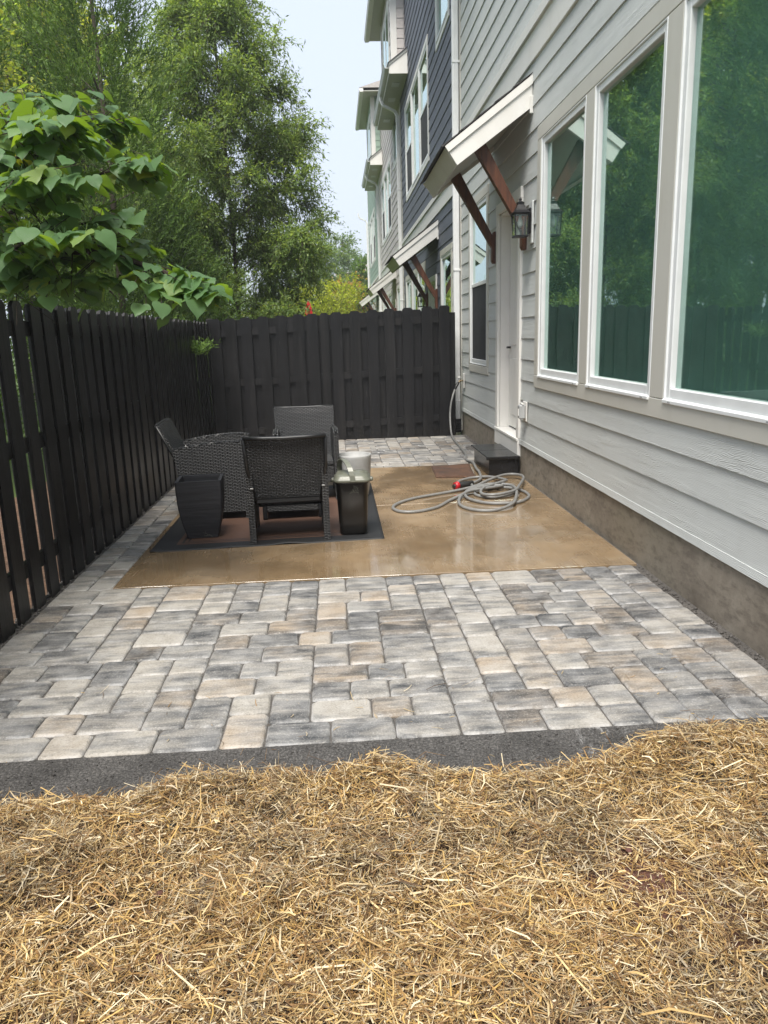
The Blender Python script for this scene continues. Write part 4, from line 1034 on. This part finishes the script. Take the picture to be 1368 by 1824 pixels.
rim = [i for i in range(nx+1)] + [j*(nx+1)+nx for j in range(1, ny+1)] + [ny*(nx+1)+i for i in range(nx-1, -1, -1)] + [j*(nx+1) for j in range(ny-1, 0, -1)]
for a, c in zip(rim, rim[1:]+rim[:1]): F.append((a, nv+a, nv+c, c))
me = MB().add(V, F, True).mesh('rug', M['rug']); uvm = me.uv_layers.new(name='UVMap')
for lp in me.loops: uvm.data[lp.index].uv = uvl[lp.vertex_index % nv]
tag(link('rug', me), 'brown outdoor rug with black striped border under the chairs', 'rug')

# doormat
mb = MB(); n = 14; V = []; F = []
DC = [(1.016, 7.86), (1.425, 7.79), (1.50, 8.60), (1.05, 8.565)]
for j in range(n+1):
    for i in range(n+1):
        u, v = i/n, j/n; x = (1-u)*((1-v)*DC[0][0]+v*DC[3][0])+u*((1-v)*DC[1][0]+v*DC[2][0]); y = (1-u)*((1-v)*DC[0][1]+v*DC[3][1])+u*((1-v)*DC[1][1]+v*DC[2][1])
        V.append((x, y, .016+.005*math.sin(3*u+4*v)))
for j in range(n):
    for i in range(n): a = j*(n+1)+i; F.append((a, a+1, a+n+2, a+n+1))
nv = len(V); V += [(x, y, .0047) for x, y, z in V]
rim = [i for i in range(n+1)] + [j*(n+1)+n for j in range(1, n+1)] + [n*(n+1)+i for i in range(n-1, -1, -1)] + [j*(n+1) for j in range(n-1, 0, -1)]
for a, c in zip(rim, rim[1:]+rim[:1]): F.append((a, nv+a, nv+c, c))
tag(mb.add(V, F, True).build('doormat', M['doormat']), 'worn brown doormat lying beside the black step', 'doormat')

# black step
s_ = empty('door_step', (1.74, 8.30, .004), 0, 'wet black two-panel step box below the door', 'step')
MB().bbox(-.155, .165, -.44, .44, 0, .172, .006).build('box', M['step'], s_)
for a, c in ((-.475, -.002), (.002, .475)): MB().bbox(-.19, .172, a, c, .1725, .208, .006).build('lid_panel', M['step'], s_)

# tall planter
p_ = empty('tall_planter', (-1.09, 5.835, .012), R(4), 'empty tall black tapered planter left of the chairs', 'planter')
prof = [(0, .118), (.03, .123), (.10, .142), (.18, .157), (.28, .168), (.38, .172), (.452, .172)]
def sq(hw, z, rc=.012):
    out = []
    for sx, sy in ((1, 1), (-1, 1), (-1, -1), (1, -1)):
        q = [(sx*hw, sy*(hw-rc)), (sx*(hw-rc*.3), sy*(hw-rc*.3)), (sx*(hw-rc), sy*hw)]
        if sx*sy < 0: q.reverse()
        out += [(x, y*.9, z) for x, y in q]
    return out
mb = MB(); V = []; F = []
rings = [sq(w_, z) for z, w_ in prof] + [sq(.148, .452, .008), sq(.146, .40, .008), sq(.125, .16, .008)]
for r_ in rings: V += r_
for i in range(len(rings)-1): F += [(i*12+k, i*12+(k+1) % 12, (i+1)*12+(k+1) % 12, (i+1)*12+k) for k in range(12)]
F += [tuple(range(11, -1, -1)), tuple(len(V)-12+k for k in range(12))]
mb.add(V, F, False).build('body', M['planter'], p_)
MB().bbox(-.12, .12, -.108, .108, .13, .155, .01).build('soil', M['potsoil'], p_)

# grey round pot
g_ = empty('round_pot', (.135, 7.13, .011), 0, 'light grey round pot with soil behind the lidded bin', 'pot')
mb = MB(); mb.lathe([(.0, 0), (.125, 0), (.132, .006), (.15, .15), (.163, .36), (.166, .385), (.163, .395), (.152, .396), (.147, .39), (.144, .34), (.10, .33)], 40); mb.build('body', M['grey_pot'], g_)
mb = MB(); mb.lathe([(.145, .338), (.09, .348), (.0, .352)], 30); mb.build('soil', M['potsoil'], g_)

# lidded bin
b_ = empty('lidded_bin', (.088, 5.735, .012), R(-3), 'dark smoked bin with grey-green lid and raised handle', 'bin')
def rr_ring(hx, hy, z, rc, n=4, cx=0):
    out = []
    for sx, sy, a0 in ((1, 1, 0), (-1, 1, 90), (-1, -1, 180), (1, -1, 270)):
        for i in range(n+1):
            a = R(a0+90*i/n); out.append((cx+sx*(hx-rc)+rc*math.cos(a), sy*(hy-rc)+rc*math.sin(a), z))
    return out
def rings_mesh(rings, cap0=True, cap1=True):
    n = len(rings[0]); V = [p for r_ in rings for p in r_]; F = []
    for i in range(len(rings)-1): F += [(i*n+k, i*n+(k+1) % n, (i+1)*n+(k+1) % n, (i+1)*n+k) for k in range(n)]
    if cap0: F.append(tuple(range(n-1, -1, -1)))
    if cap1: F.append(tuple(len(V)-n+k for k in range(n)))
    return MB().add(V, F, True)
rings_mesh([rr_ring(.092, .10, 0, .03), rr_ring(.104, .113, .012, .035), rr_ring(.109, .118, .1, .037), rr_ring(.122, .132, .40, .04), rr_ring(.128, .138, .402, .04), rr_ring(.128, .138, .412, .04)]).build('body', M['bin_body'], b_)
lid = rings_mesh([rr_ring(.137, .147, .4125, .045), rr_ring(.141, .151, .418, .047), rr_ring(.140, .150, .436, .047), rr_ring(.130, .140, .440, .045), rr_ring(.126, .136, .452, .045), rr_ring(.112, .122, .466, .05), rr_ring(.06, .07, .474, .04)]).build('lid', M['bin_lid'], b_)
mb = MB(); mb.lathe([(.0, .012), (.03, .011), (.045, .006), (.052, 0)], 20, (.05, .0, .470)); mb.build('lid_knob', M['bin_lid'], lid)
for s in (-1, 1): MB().bbox(s*.146-.016, s*.146+.016, -.03, .03, .398, .428, .008).build('clip', M['bin_lid'], lid)
pts = []
for i in range(15):
    a = math.pi*i/14; pts.append((-.052-.020*math.sin(a)+.062*math.cos(a)*.9+.01, -.155*math.cos(a)*1.0, .42+.145*math.sin(a)**.8))
mb = MB(); V = []; F = []
for i, p in enumerate(pts):
    for sx, sn in ((-.019, 0), (.019, 0), (.019, 1), (-.019, 1)):
        a = math.pi*i/14; V.append((p[0]+sx, p[1]-(-.007*math.cos(a) if sn else 0)*-1, p[2]+(.007*math.sin(a)+.002 if sn else 0)))
for i in range(14): F += [(i*4+k, i*4+(k+1) % 4, (i+1)*4+(k+1) % 4, (i+1)*4+k) for k in range(4)]
F += [(3, 2, 1, 0), tuple(56+k for k in range(4))]
mb.add(V, F).build('handle', M['bin_lid'], b_)
v_, f_, c_ = straw(70, (-1.6, 1.8), (2.62, 3.3), 78, .0, .004, False, .9)
zz = v_.reshape(-1, 6, 3); zz[:, :, 2] += .004-zz[:, :, 2].min(1, keepdims=True); zz[:, :, 2] = .004+(zz[:, :, 2]-.004)*.2
tag(link('paver_straw', mesh_np('paver_straw', zz.reshape(-1, 3), f_, M['straw'], c_)), 'few stray straw bits blown onto the front pavers', 'straw', kind='stuff')
# wisps of straw stuck to bin and planter
r = np.random.default_rng(9)
def wisp(cx, cy, cz, n, sp, label):
    mb = MB()
    for _ in range(n):
        a = r.uniform(0, 2*math.pi); L = r.uniform(.012, .035); p0 = (cx+r.normal(0, sp), cy-r.uniform(0, .003), cz+r.normal(0, sp*.8)); p2 = (p0[0]+L*math.cos(a), cy-r.uniform(.001, .006), p0[2]+L*math.sin(a))
        mb.tube([p0, tuple((p0[i]+p2[i])/2+r.normal(0, .002) for i in range(3)), p2], .0007, 4)
    return tag(mb.build('straw_wisp', M['bin_lid']), label, 'straw', kind='stuff')
wisp(.105, 5.598, .36, 16, .012, 'wisps of straw stuck on the front of the dark bin')
wisp(-1.05, 5.72, .035, 10, .014, 'wisps of straw stuck low on the black planter')

# ================================================================== VEGETATION
def unit(v): return v/np.maximum(np.linalg.norm(v, axis=-1, keepdims=True), 1e-9)
def leaf_quads(P, D, Nn, L, Wd, col, fold=.0):
    """P base points, D directions, Nn normals; diamond leaves folded on the midrib"""
    S = unit(np.cross(D, Nn)); N2 = np.cross(S, D); n = len(P)
    L = L[:, None]; Wd = Wd[:, None]
    mid = P + D*L*.45
    V = np.stack([P, mid + S*Wd/2 + N2*fold*Wd, P + D*L - N2*L*.08, mid - S*Wd/2 + N2*fold*Wd], 1)
    F = np.arange(n)[:, None]*4 + np.array([[0, 1, 2, 3]])
    C = np.repeat(col[:, None, :], 4, 1)
    return V.reshape(-1, 3), F, C.reshape(-1, 3)
def rvec(r, n): return unit(r.normal(size=(n, 3)))

def limb_tree(r, H, rad_fn, nlimb, z0, twigs, leaves, L, Wd, pal, droop=.3, rise=.35, tw_len=.5, twist=.5, trunk_r=.14, lean=(0, 0), hang=.2, clump=1.0, tr_top=None):
    """returns (branch MB, leaf arrays). rad_fn(t) crown radius for relative height t."""
    bm_ = MB()
    tp = [(lean[0]*t*H+.06*math.sin(5*t), lean[1]*t*H+.05*math.cos(4*t), H*t*.97) for t in np.linspace(0, 1, 9)]
    bm_.tube(tp, [trunk_r*(1-.93*t)+.008 for t in np.linspace(0, 1, 9)], 9)
    LP = []; LD = []
    for i in range(nlimb):
        t = z0+(1-z0)*((i+r.random())/nlimb)**.92; az_ = i*2.399+r.normal(0, .35)
        base = np.array([np.interp(t, np.linspace(0, 1, 9), [q[k] for q in tp]) for k in range(3)])
        R_ = rad_fn(t)*r.uniform(.72, 1.12)
        d = np.array([math.cos(az_), math.sin(az_), 0]); n = 7; pts = []
        ri = rise*r.uniform(.5, 1.4)
        for k in range(n):
            u = k/(n-1); pts.append(base + d*R_*u + np.array([0, 0, R_*(ri*u*1.2-droop*u*u)]) + r.normal(0, .02+.02*R_, 3)*u)
        bm_.tube([tuple(p) for p in pts], [max(.006, (.006+.010*R_)*(1-.85*u)*trunk_r/.14) for u in np.linspace(0, 1, n)], 5)
        pts = np.array(pts)
        nt = max(3, int(twigs*(R_/max(.3, rad_fn(.4)))**.8))
        for k in range(nt):
            u = r.uniform(.15, 1.0)**.75; x = u*(n-1); a = int(min(n-2, x)); p = pts[a]+(pts[a+1]-pts[a])*(x-a)
            td = unit(d*r.uniform(.3, 1.0)+rvec(r, 1)[0]*.9+np.array([0, 0, r.normal(.05, .35)]))
            tl = tw_len*r.uniform(.5, 1.25); m = leaves
            s = np.sort(r.random(m))**.9; sag = hang*tl*s*s
            q = p + td*tl*s[:, None]; q[:, 2] -= sag
            if tl > tw_len*.95:
                bm_.tube([tuple(p), tuple(q[len(q)//2]), tuple(q[-1])], [.005, .0035, .002], 3, cap=False)
            ld = unit(td*.8 + rvec(r, m)*twist + np.array([0, 0, -hang*.8]))
            LP.append(q + r.normal(0, .015, (m, 3))*clump); LD.append(ld)
    P = np.concatenate(LP); D = np.concatenate(LD); n = len(P)
    Nn = unit(rvec(r, n)*.7+np.array([0, 0, 1.0]))
    pal = np.array(pal); c = pal[r.integers(0, len(pal), n)]*r.uniform(.7, 1.3, n)[:, None]
    return bm_, leaf_quads(P, D, Nn, L*r.uniform(.65, 1.2, n), Wd*r.uniform(.7, 1.2, n), c, .12)
TREE = {}
def tree(key, loc, rz, sc, label, cat='tree', name='tree', group=None, mat='leaf', bark='bark', gen=None):
    if key not in TREE:
        bm_, (V, F, C) = gen(); TREE[key] = (bm_.mesh('trunk', M[bark]), mesh_np('crown', V, F, M[mat], C))
    a, c = TREE[key]
    e = empty(name, loc, rz, label, cat, group)
    e.scale = (sc, sc, sc) if not hasattr(sc, '__len__') else sc
    link('trunk', a, e); link('crown', c, e); return e
PW = [(0.151, 0.228, 0.075), (0.184, 0.275, 0.097), (0.225, 0.317, 0.125), (0.116, 0.186, 0.059), (0.26, 0.339, 0.11)]
PY = [(0.264, 0.328, 0.056), (0.351, 0.409, 0.084), (0.191, 0.259, 0.05), (0.424, 0.451, 0.1), (0.147, 0.218, 0.045)]
PM = [(0.157, 0.246, 0.062), (0.204, 0.308, 0.08), (0.11, 0.184, 0.047), (0.266, 0.369, 0.102)]
willow_gen = lambda: limb_tree(np.random.default_rng(31), 10.3, lambda t: float(np.interp(t, [0, .12, .39, .51, .61, .73, .85, 1], [1.5, 1.85, 2.1, 1.85, 1.55, 1.1, .65, .15])), 135, .04, 66, 28, .10, .030, PW, .22, .42, .62, .85, .05, hang=.28, clump=2.5)
tree('willow', (-2.1, 17.0, -.2), 0, 1, 'tall feathery willow oak with narrow leaves beyond the fence corner', name='willow_oak', gen=willow_gen, group='trees beyond the fence')
wide_gen = lambda: limb_tree(np.random.default_rng(41), 15.5, lambda t: .6+4.2*math.sin(math.pi*min(1, max(.05, (t-.05)/.98)))**.75, 95, .22, 30, 17, .19, .11, PY, .1, .5, 1.2, .9, .24, hang=.25, clump=5)
mid_gen = lambda: limb_tree(np.random.default_rng(43), 13.0, lambda t: .5+3.4*math.sin(math.pi*min(1, max(.05, (t-.02)/1.0)))**.8, 95, .12, 30, 17, .17, .085, PM, .15, .45, 1.0, .9, .2, hang=.3, clump=4)
def cedar_gen(H=9.0, rw=1.25, seed=51, nsp=5200, per=13):
    r = np.random.default_rng(seed); bm_ = MB(); bm_.tube([(0, 0, 0), (.05, .02, H*.5), (0, 0, H)], [.07, .04, .006], 8)
    t = r.random(nsp)**.9; az_ = r.uniform(0, 2*np.pi, nsp); lump = .78+.25*np.sin(az_*3+t*23)+.18*np.sin(az_*5-t*41)
    rad = rw*np.minimum(1, (1-t)*2.0+.06)**.8*lump*np.sqrt(r.uniform(.25, 1, nsp))
    P0 = np.stack([np.cos(az_)*rad, np.sin(az_)*rad, .15+t*(H-.2)], -1)
    D0 = unit(np.stack([np.cos(az_)*.65, np.sin(az_)*.65, np.full(nsp, .75)], -1)+rvec(r, nsp)*.35)
    s = np.linspace(0, 1, per)[None, :, None]; L0 = r.uniform(.16, .34, nsp)[:, None, None]
    P = P0[:, None, :]+D0[:, None, :]*s*L0
    D = unit(D0[:, None, :]*1.0+r.normal(size=(nsp, per, 3))*.5)
    P = P.reshape(-1, 3); D = D.reshape(-1, 3); n = len(P)
    pal = np.array([(.085, .15, .034), (.11, .185, .042), (.14, .225, .05), (.065, .12, .03)]); cl = pal[r.integers(0, 4, nsp)]*r.uniform(.75, 1.3, nsp)[:, None]
    c = np.repeat(cl, per, 0)
    for i in range(26):
        k = r.integers(0, nsp); p = P0[k]; bm_.tube([(0, 0, max(.1, p[2]-.3)), tuple(p*np.array([.5, .5, 1])-np.array([0, 0, .12])), tuple(p)], [.02, .013, .005], 4, cap=False)
    return bm_, leaf_quads(P, D, rvec(r, n), np.full(n, .075), np.full(n, .017), c, .05)
tree('cedar', (-3.35, 12.6, -.1), 0, (1, 1, 1), 'dark green columnar cedar rising behind the left fence', name='cedar_tree', mat='needle', gen=cedar_gen, group='trees beyond the fence')
tree('cedar_low', (-2.75, 14.0, -.2), 1.0, 1, 'short bright green cedar just behind the fence corner', name='cedar_tree', mat='needle', gen=lambda: cedar_gen(3.9, 1.05, 53, 2600), group='trees beyond the fence')
tree('cedar', (-4.7, 9.0, -.1), 2.2, (1.15, 1.15, .95), 'broad dark cedar standing behind the redbud', name='cedar_tree', mat='needle', group='trees beyond the fence')
for i, (x, y, rz, s, lab) in enumerate([
        (-8.4, 22, .3, .76, 'tall pale green tree at the top edge beyond the cedar'),
        (-12.5, 19, 1.9, .68, 'tall pale tree at the far left with grey branches'),
        (-9.6, 29, 3.4, .80, 'light yellow-green tree rising behind the willow oak'),
        (-16, 14, 4.1, .6, 'wide tall tree far out on the left lawn'),
        (-8.2, 15.2, 5.0, .62, 'pale tree reflected in the large windows')]):
    tree('wide', (x, y, -.3), rz, s, lab, name='broadleaf_tree', bark='bark_light', gen=wide_gen, group='trees beyond the fence')
for i, (x, y, rz, s, lab) in enumerate([
        (-6.9, 21.5, .8, .8, 'mid green tree between the cedar and the willow oak'),
        (-6.6, 27, 2.0, .72, 'mid green tree behind the willow oak trunk'),
        (-9.5, 10.0, 2.9, .8, 'mid green tree behind the fence near the redbud'),
        (-5.6, 33, 4.2, .6, 'mid green tree far behind the willow oak'),
        (-5.2, 40, 5.4, .40, 'farther mid green tree at the edge of the sky gap'),
        (-7.4, 6.0, .1, .62, 'mid green tree on the lawn left of the redbud')]):
    tree('mid', (x, y, -.3), rz, s, lab, name='broadleaf_tree', gen=mid_gen, group='trees beyond the fence')
# far garden beyond the back fence
far_gen = lambda: limb_tree(np.random.default_rng(61), 8.5, lambda t: .3+1.6*math.sin(math.pi*min(1, max(.06, t)))**.8, 60, .12, 18, 12, .2, .10, [(.14, .21, .09), (.18, .26, .11), (.10, .17, .075)], .05, .8, .8, .8, .1, clump=3)
for x, y, rz, s, lab in [(-1.0, 52, 0, .95, 'airy hazy green tree behind the far shrubs'), (.8, 58, 2, 1.05, 'tall airy tree above the far blue house'), (-3.2, 55, 4, .8, 'round hazy tree at the left of the far garden'), (2.2, 64, 1, .95, 'airy tree at the right of the far blue house')]:
    tree('far', (x, y, -.3), rz, s, lab, name='far_tree', gen=far_gen, group='trees in the far garden')
col_gen = lambda: limb_tree(np.random.default_rng(63), 5.8, lambda t: .12+.55*math.sin(math.pi*min(1, max(.1, t*.9+.08)))**.6, 70, .04, 9, 11, .13, .075, [(.11, .20, .05), (.14, .24, .06), (.08, .15, .04)], 0, 1.1, .3, .8, .06, clump=2)
tree('col', (1.55, 41, -.4), 0, 1, 'narrow columnar green tree beside the far house', name='columnar_tree', gen=col_gen, group='trees in the far garden')
tree('col', (.95, 44, -.4), 2, (.8, .8, .75), 'shorter dark columnar tree left of the narrow one', name='columnar_tree', group='trees in the far garden')
def shrub_gen(pal, seed, H=2.6, Rr=1.1): return lambda: limb_tree(np.random.default_rng(seed), H, lambda t: .25+Rr*math.sin(math.pi*min(1, max(.15, t*.8+.2)))**.7, 46, .03, 14, 11, .13, .05, pal, .1, .7, .5, .8, .05, clump=2)
PYL = [(.34, .40, .04), (.42, .46, .07), (.24, .31, .035)]
tree('shrub_y', (-.75, 33, -.4), 0, (1.2, 1.2, 1.45), 'bright yellow-green shrub showing over the back fence', 'shrub', 'shrub', gen=shrub_gen(PYL, 71), group='far garden shrubs')
tree('shrub_y', (.25, 34, -.4), 2, (1.1, 1.1, 1.5), 'second bright yellow-green shrub right of the first', 'shrub', 'shrub', group='far garden shrubs')
tree('shrub_o', (.62, 36.5, -.4), 1, 1.12, 'shrub with orange tips above the yellow-green shrubs', 'shrub', 'shrub', gen=shrub_gen([(.46, .22, .08), (.5, .30, .1), (.34, .36, .07), (.28, .33, .06)], 73, 3.9, .75), group='far garden shrubs')
tree('shrub_y', (-1.9, 30, -.4), 4, (1.2, 1.2, 1.15), 'yellow-green shrub low beside the willow oak', 'shrub', 'shrub', group='far garden shrubs')

# closed red garden umbrella, far behind the fence
u_ = empty('garden_umbrella', (-.83, 26.5, -.38), 0, 'closed red parasol tip peeking over the back fence', 'umbrella')
MB().tube([(0, 0, 0), (0, 0, 3.1)], .02, 8).build('pole', M['white'], u_)
mb = MB(); V = []; F = []; n = 12
for i, (z, q) in enumerate([(1.6, .16), (2.2, .15), (2.7, .12), (2.95, .07), (3.08, .02)]):
    for k in range(n): V.append((q*(1+.18*(k % 2))*math.cos(2*math.pi*k/n), q*(1+.18*(k % 2))*math.sin(2*math.pi*k/n), z))
for i in range(4): F += [(i*n+k, i*n+(k+1) % n, (i+1)*n+(k+1) % n, (i+1)*n+k) for k in range(n)]
mb.add(V, F).build('folded_canopy', M['red_plastic'], u_)

# far blue house
fh = empty('far_house', (1.5, 62, -.4), 0, 'distant blue-grey house with pale hip roof', 'house')
MB().box(0, 2.6, 0, 6, 0, 6.7).build('wall', M['far_wall'], fh); MB().box(2.6, 9, 1.5, 8, 0, 7.4).build('wall', M['far_wall'], fh)
MB().add([(-.4, -.4, 6.7), (3.0, -.4, 6.7), (3.0, 6.4, 6.7), (-.4, 6.4, 6.7), (1.3, 2, 7.8), (1.3, 4, 7.8)], [(0, 1, 4), (1, 2, 5, 4), (2, 3, 5), (3, 0, 4, 5), (0, 3, 2, 1)]).build('roof', M['roof_far'], fh)
MB().add([(2.4, 1.1, 7.4), (9.4, 1.1, 7.4), (9.4, 8.4, 7.4), (2.4, 8.4, 7.4), (4.5, 4.7, 9.6), (7.5, 4.7, 9.6)], [(0, 1, 5, 4), (1, 2, 5), (2, 3, 4, 5), (3, 0, 4), (0, 3, 2, 1)]).build('roof', M['roof_far'], fh)
w_ = frame_mesh(.9, .98, -.06, -.01, 0, 0, .01) if False else MB()
w_.box(.55, 1.65, -.05, -.005, 3.6, 5.6); wo = w_.build('window', M['white'], fh)
for a in (.65, 1.15): MB().box(a, a+.40, -.07, -.052, 3.75, 5.45).build('pane', M['screen'], wo)

# ---- redbud: a near tree leaning over the fence, with big heart-shaped leaves
rb = empty('redbud_tree', (-2.75, 4.7, -.08), 0, 'redbud with large heart-shaped leaves overhanging the left fence', 'tree')
iv3 = Matrix.Translation((2.75, -4.7, .08))
def heart(seed):
    r = random.Random(seed); n = 11
    curl = r.uniform(.05, .30); cup = r.uniform(.03, .16); tw = r.uniform(-.14, .14); wav = r.uniform(.015, .05); ph = r.uniform(0, 6)
    out = [(0, 0), (.11, -.085), (.25, -.10), (.38, -.03), (.475, .10), (.505, .25), (.475, .41), (.395, .57), (.28, .73), (.15, .88), (.06, .99), (0, 1.10)]
    ml = [0, .03, .08, .15, .25, .36, .48, .61, .75, .88, .99, 1.10]
    jr = [r.uniform(.95, 1.05) for _ in range(12)]; jl = [r.uniform(.95, 1.05) for _ in range(12)]
    def bend(x, y, rim=0): return (x, y*.98, -curl*y*y + cup*abs(x)**.8 - .55*cup*x*x*4 + tw*x*y + rim*wav*math.sin(9*y+ph+(3 if x < 0 else 0)))
    V = [bend(0, y) for y in ml]
    for sg, jj in ((1, jr), (-1, jl)):
        for fr in (.55, 1.0):
            for i in range(1, n): x, y = out[i]; V.append(bend(sg*x*fr*jj[i], ml[i]+(y-ml[i])*fr, fr > .9))
    F = []
    for h_, sg in ((0, 1), (1, -1)):
        A = list(range(12)); B = [0]+[12+h_*20+i for i in range(10)]+[11]; C_ = [0]+[12+h_*20+10+i for i in range(10)]+[11]
        for P_, Q_ in ((A, B), (B, C_)):
            for i in range(11):
                f = [P_[i], P_[i+1], Q_[i+1], Q_[i]]; f = [q for j, q in enumerate(f) if q not in f[:j]]
                if sg > 0: f.reverse()
                if len(f) > 2: F.append(tuple(f))
    # petiole
    return V, F
HL = [heart(i) for i in range(10)]
HM = []
for V, F in HL:
    mb = MB(); mb.add(V, F, True); mb.tube([(0, 0, 0), (0, -.16, .05), (0, -.34, .16)], .012, 4); me = mb.mesh('leaf', M['redbud']); me.materials.append(M['twig']); HM.append(me)
limbs = [  # main limbs, world points
    [(-2.75, 4.7, .2), (-2.55, 4.68, 1.2), (-2.15, 4.6, 1.85), (-1.6, 4.45, 2.0), (-1.15, 4.4, 1.95), (-.82, 4.35, 1.83), (-.72, 4.32, 1.77)],
    [(-2.55, 4.68, 1.2), (-2.3, 4.7, 1.9), (-1.8, 4.7, 2.25), (-1.3, 4.65, 2.42), (-.92, 4.55, 2.46)],
    [(-2.3, 4.7, 1.9), (-2.05, 4.8, 2.5), (-1.6, 4.8, 2.66), (-1.2, 4.75, 2.72)],
    [(-2.05, 4.8, 2.45), (-1.9, 4.75, 2.65), (-1.62, 4.6, 2.76), (-1.45, 4.5, 2.76)],
    [(-2.3, 4.7, 1.9), (-1.95, 4.4, 2.2), (-1.6, 4.15, 2.3), (-1.3, 4.0, 2.28)],
    [(-2.15, 4.6, 1.78), (-1.8, 4.9, 2.0), (-1.45, 5.1, 2.1), (-1.2, 5.2, 2.08)],
    [(-2.3, 4.7, 1.9), (-2.6, 4.3, 2.4), (-2.5, 4.0, 2.8)],
    [(-2.55, 4.68, 1.2), (-2.9, 5.2, 2.0), (-2.7, 5.8, 2.5), (-2.3, 6.2, 2.6)],
    [(-2.05, 4.8, 2.5), (-2.2, 5.2, 2.7), (-2.0, 5.5, 2.8)],
    [(-2.15, 4.6, 1.85), (-1.75, 4.3, 1.95), (-1.5, 4.1, 2.02), (-1.3, 4.0, 2.02)],
    [(-2.3, 4.7, 1.9), (-1.95, 4.55, 2.3), (-1.6, 4.45, 2.5), (-1.25, 4.35, 2.56)],
    [(-2.3, 4.7, 1.9), (-1.9, 4.6, 2.0), (-1.5, 4.5, 2.12), (-1.15, 4.45, 2.16)],
    [(-2.05, 4.8, 2.4), (-1.75, 4.4, 2.5), (-1.5, 4.2, 2.55), (-1.3, 4.1, 2.53)],
    [(-2.15, 4.6, 1.85), (-1.9, 4.5, 1.88), (-1.55, 4.4, 1.86), (-1.2, 4.38, 1.84)]]
bm_ = MB(); LF = []; r = random.Random(17)
for li, lb_ in enumerate(limbs):
    P = crom(lb_, 6); n = len(P); r0 = .045 if li == 0 else .02
    bm_.tube(P, [max(.0035, r0*(1-.92*i/(n-1))) for i in range(n)], 6)
    nl = [56, 46, 42, 36, 32, 34, 20, 22, 20, 30, 34, 30, 28, 38][li]
    for k in range(nl):
        u = r.uniform(.28 if li else .42, 1.0); x = u*(n-1); a = min(n-2, int(x)); p = Vector(P[a]).lerp(Vector(P[a+1]), x-a)
        t = (Vector(P[a+1])-Vector(P[a])).normalized()
        side = Vector((r.gauss(0, 1), r.gauss(0, 1), r.gauss(0, .45))); tw = (t*r.uniform(.3, .9)+side.normalized()*.8).normalized(); tl = r.uniform(.10, .42)*(1.0 if u < .8 else .55)
        q = [p + tw*tl*s + Vector((0, 0, -.10*tl*s*s)) for s in (0, .5, 1)]
        bm_.tube([tuple(v) for v in q], [.0035, .0026, .0016], 4, cap=False)
        for m in range(r.choice((3, 4, 4, 5))):
            s = (m+r.random()*.7+.2)/4.2; s = min(1, s); base = p + tw*tl*s
            sd_ = 1 if m % 2 else -1
            lat = t.cross(Vector((0, 0, 1))); out_ = (tw*r.uniform(.2, .9)+lat*sd_*.7+Vector((r.gauss(0, .35), r.gauss(0, .35), 0)))
            out_.z = 0; out_.normalize()
            dirn = (out_+Vector((0, 0, -r.uniform(.1, 1.0)))).normalized()
            if base.z > 1.70 or base.x > -1.45: LF.append((base+out_*.035, dirn, r.choice((.05, .07, .085, .095, .105, .12))*r.uniform(.9, 1.1)))
    LF.append((Vector(P[-1]), (Vector(P[-1])-Vector(P[-3])).normalized()+Vector((0, 0, -.5)), .13))
bo = bm_.build('trunk', M['twig'], rb); bo.matrix_parent_inverse = iv3
camp = Vector((0, 0, 1.5))
def dist_key(L): 
    v = L[0]-camp; inv_ = v.dot(fw); 
    if inv_ < .5: return -1
    xx = v.dot(rt2)/inv_*1343+684; yq = 912-v.dot(up2)/inv_*1343
    return (L[2]/inv_) if (-30 < xx < 700 and -30 < yq < 800) else L[2]/inv_*.1
LF.sort(key=dist_key, reverse=True)
rest_V = []; rest_F = []; off = 0
for i, (p, dv, sz) in enumerate(LF):
    yv = dv.normalized(); upv = (Vector((0, 0, 1))+Vector((r.gauss(0, .28), r.gauss(0, .28), 0))); xv = yv.cross(upv).normalized(); zv = xv.cross(yv)
    Mx = Matrix((xv*sz, yv*sz, zv*sz)).transposed().to_4x4(); Mx.translation = p
    k = r.randrange(10)
    if i < 300:
        o = link('leaf', HM[k], rb); o.matrix_parent_inverse = iv3; o.matrix_basis = Mx
    else:
        V, F = HL[k]
        for v in V: rest_V.append(tuple(Mx @ Vector(v)))
        rest_F += [tuple(q+off for q in f) for f in F]; off += len(V)
if rest_V:
    o = MB().add(rest_V, rest_F, True).build('foliage', M['redbud'], rb); o.matrix_parent_inverse = iv3; tag(o, kind='stuff')

# sprig of cedar poking through the left fence
bm_, (V, F, C) = cedar_gen(.34, .07, 91, 60, 8)
sp = empty('cedar_sprig', (-1.74, 9.95, 1.22), 0, 'small cedar sprig poking through the left fence near the corner', 'sprig')
MB().tube([(-.1, 0, .15), (0, 0, .10), (.05, 0, .12)], [.004, .003, .001], 5).build('stem', M['twig'], sp)
o = link('foliage', mesh_np('foliage', (V*np.array([1, 1, .6])), F, M['needle'], C), sp)

# ================================================================== HAZE
HZ = NB('humid_haze'); HZ.n.remove(HZ.p)
pv = HZ.nd('ShaderNodeVolumePrincipled'); pv.inputs['Color'].default_value = (.93, .96, 1, 1); pv.inputs['Density'].default_value = .0016; pv.inputs['Anisotropy'].default_value = .2
HZ.l.new(pv.outputs[0], HZ.out.inputs['Volume'])
tag(MB().box(-155, 155, -65, 245, -1.5, 17.5).build('haze', HZ.m), 'thin pale humid haze', 'haze', kind='stuff')
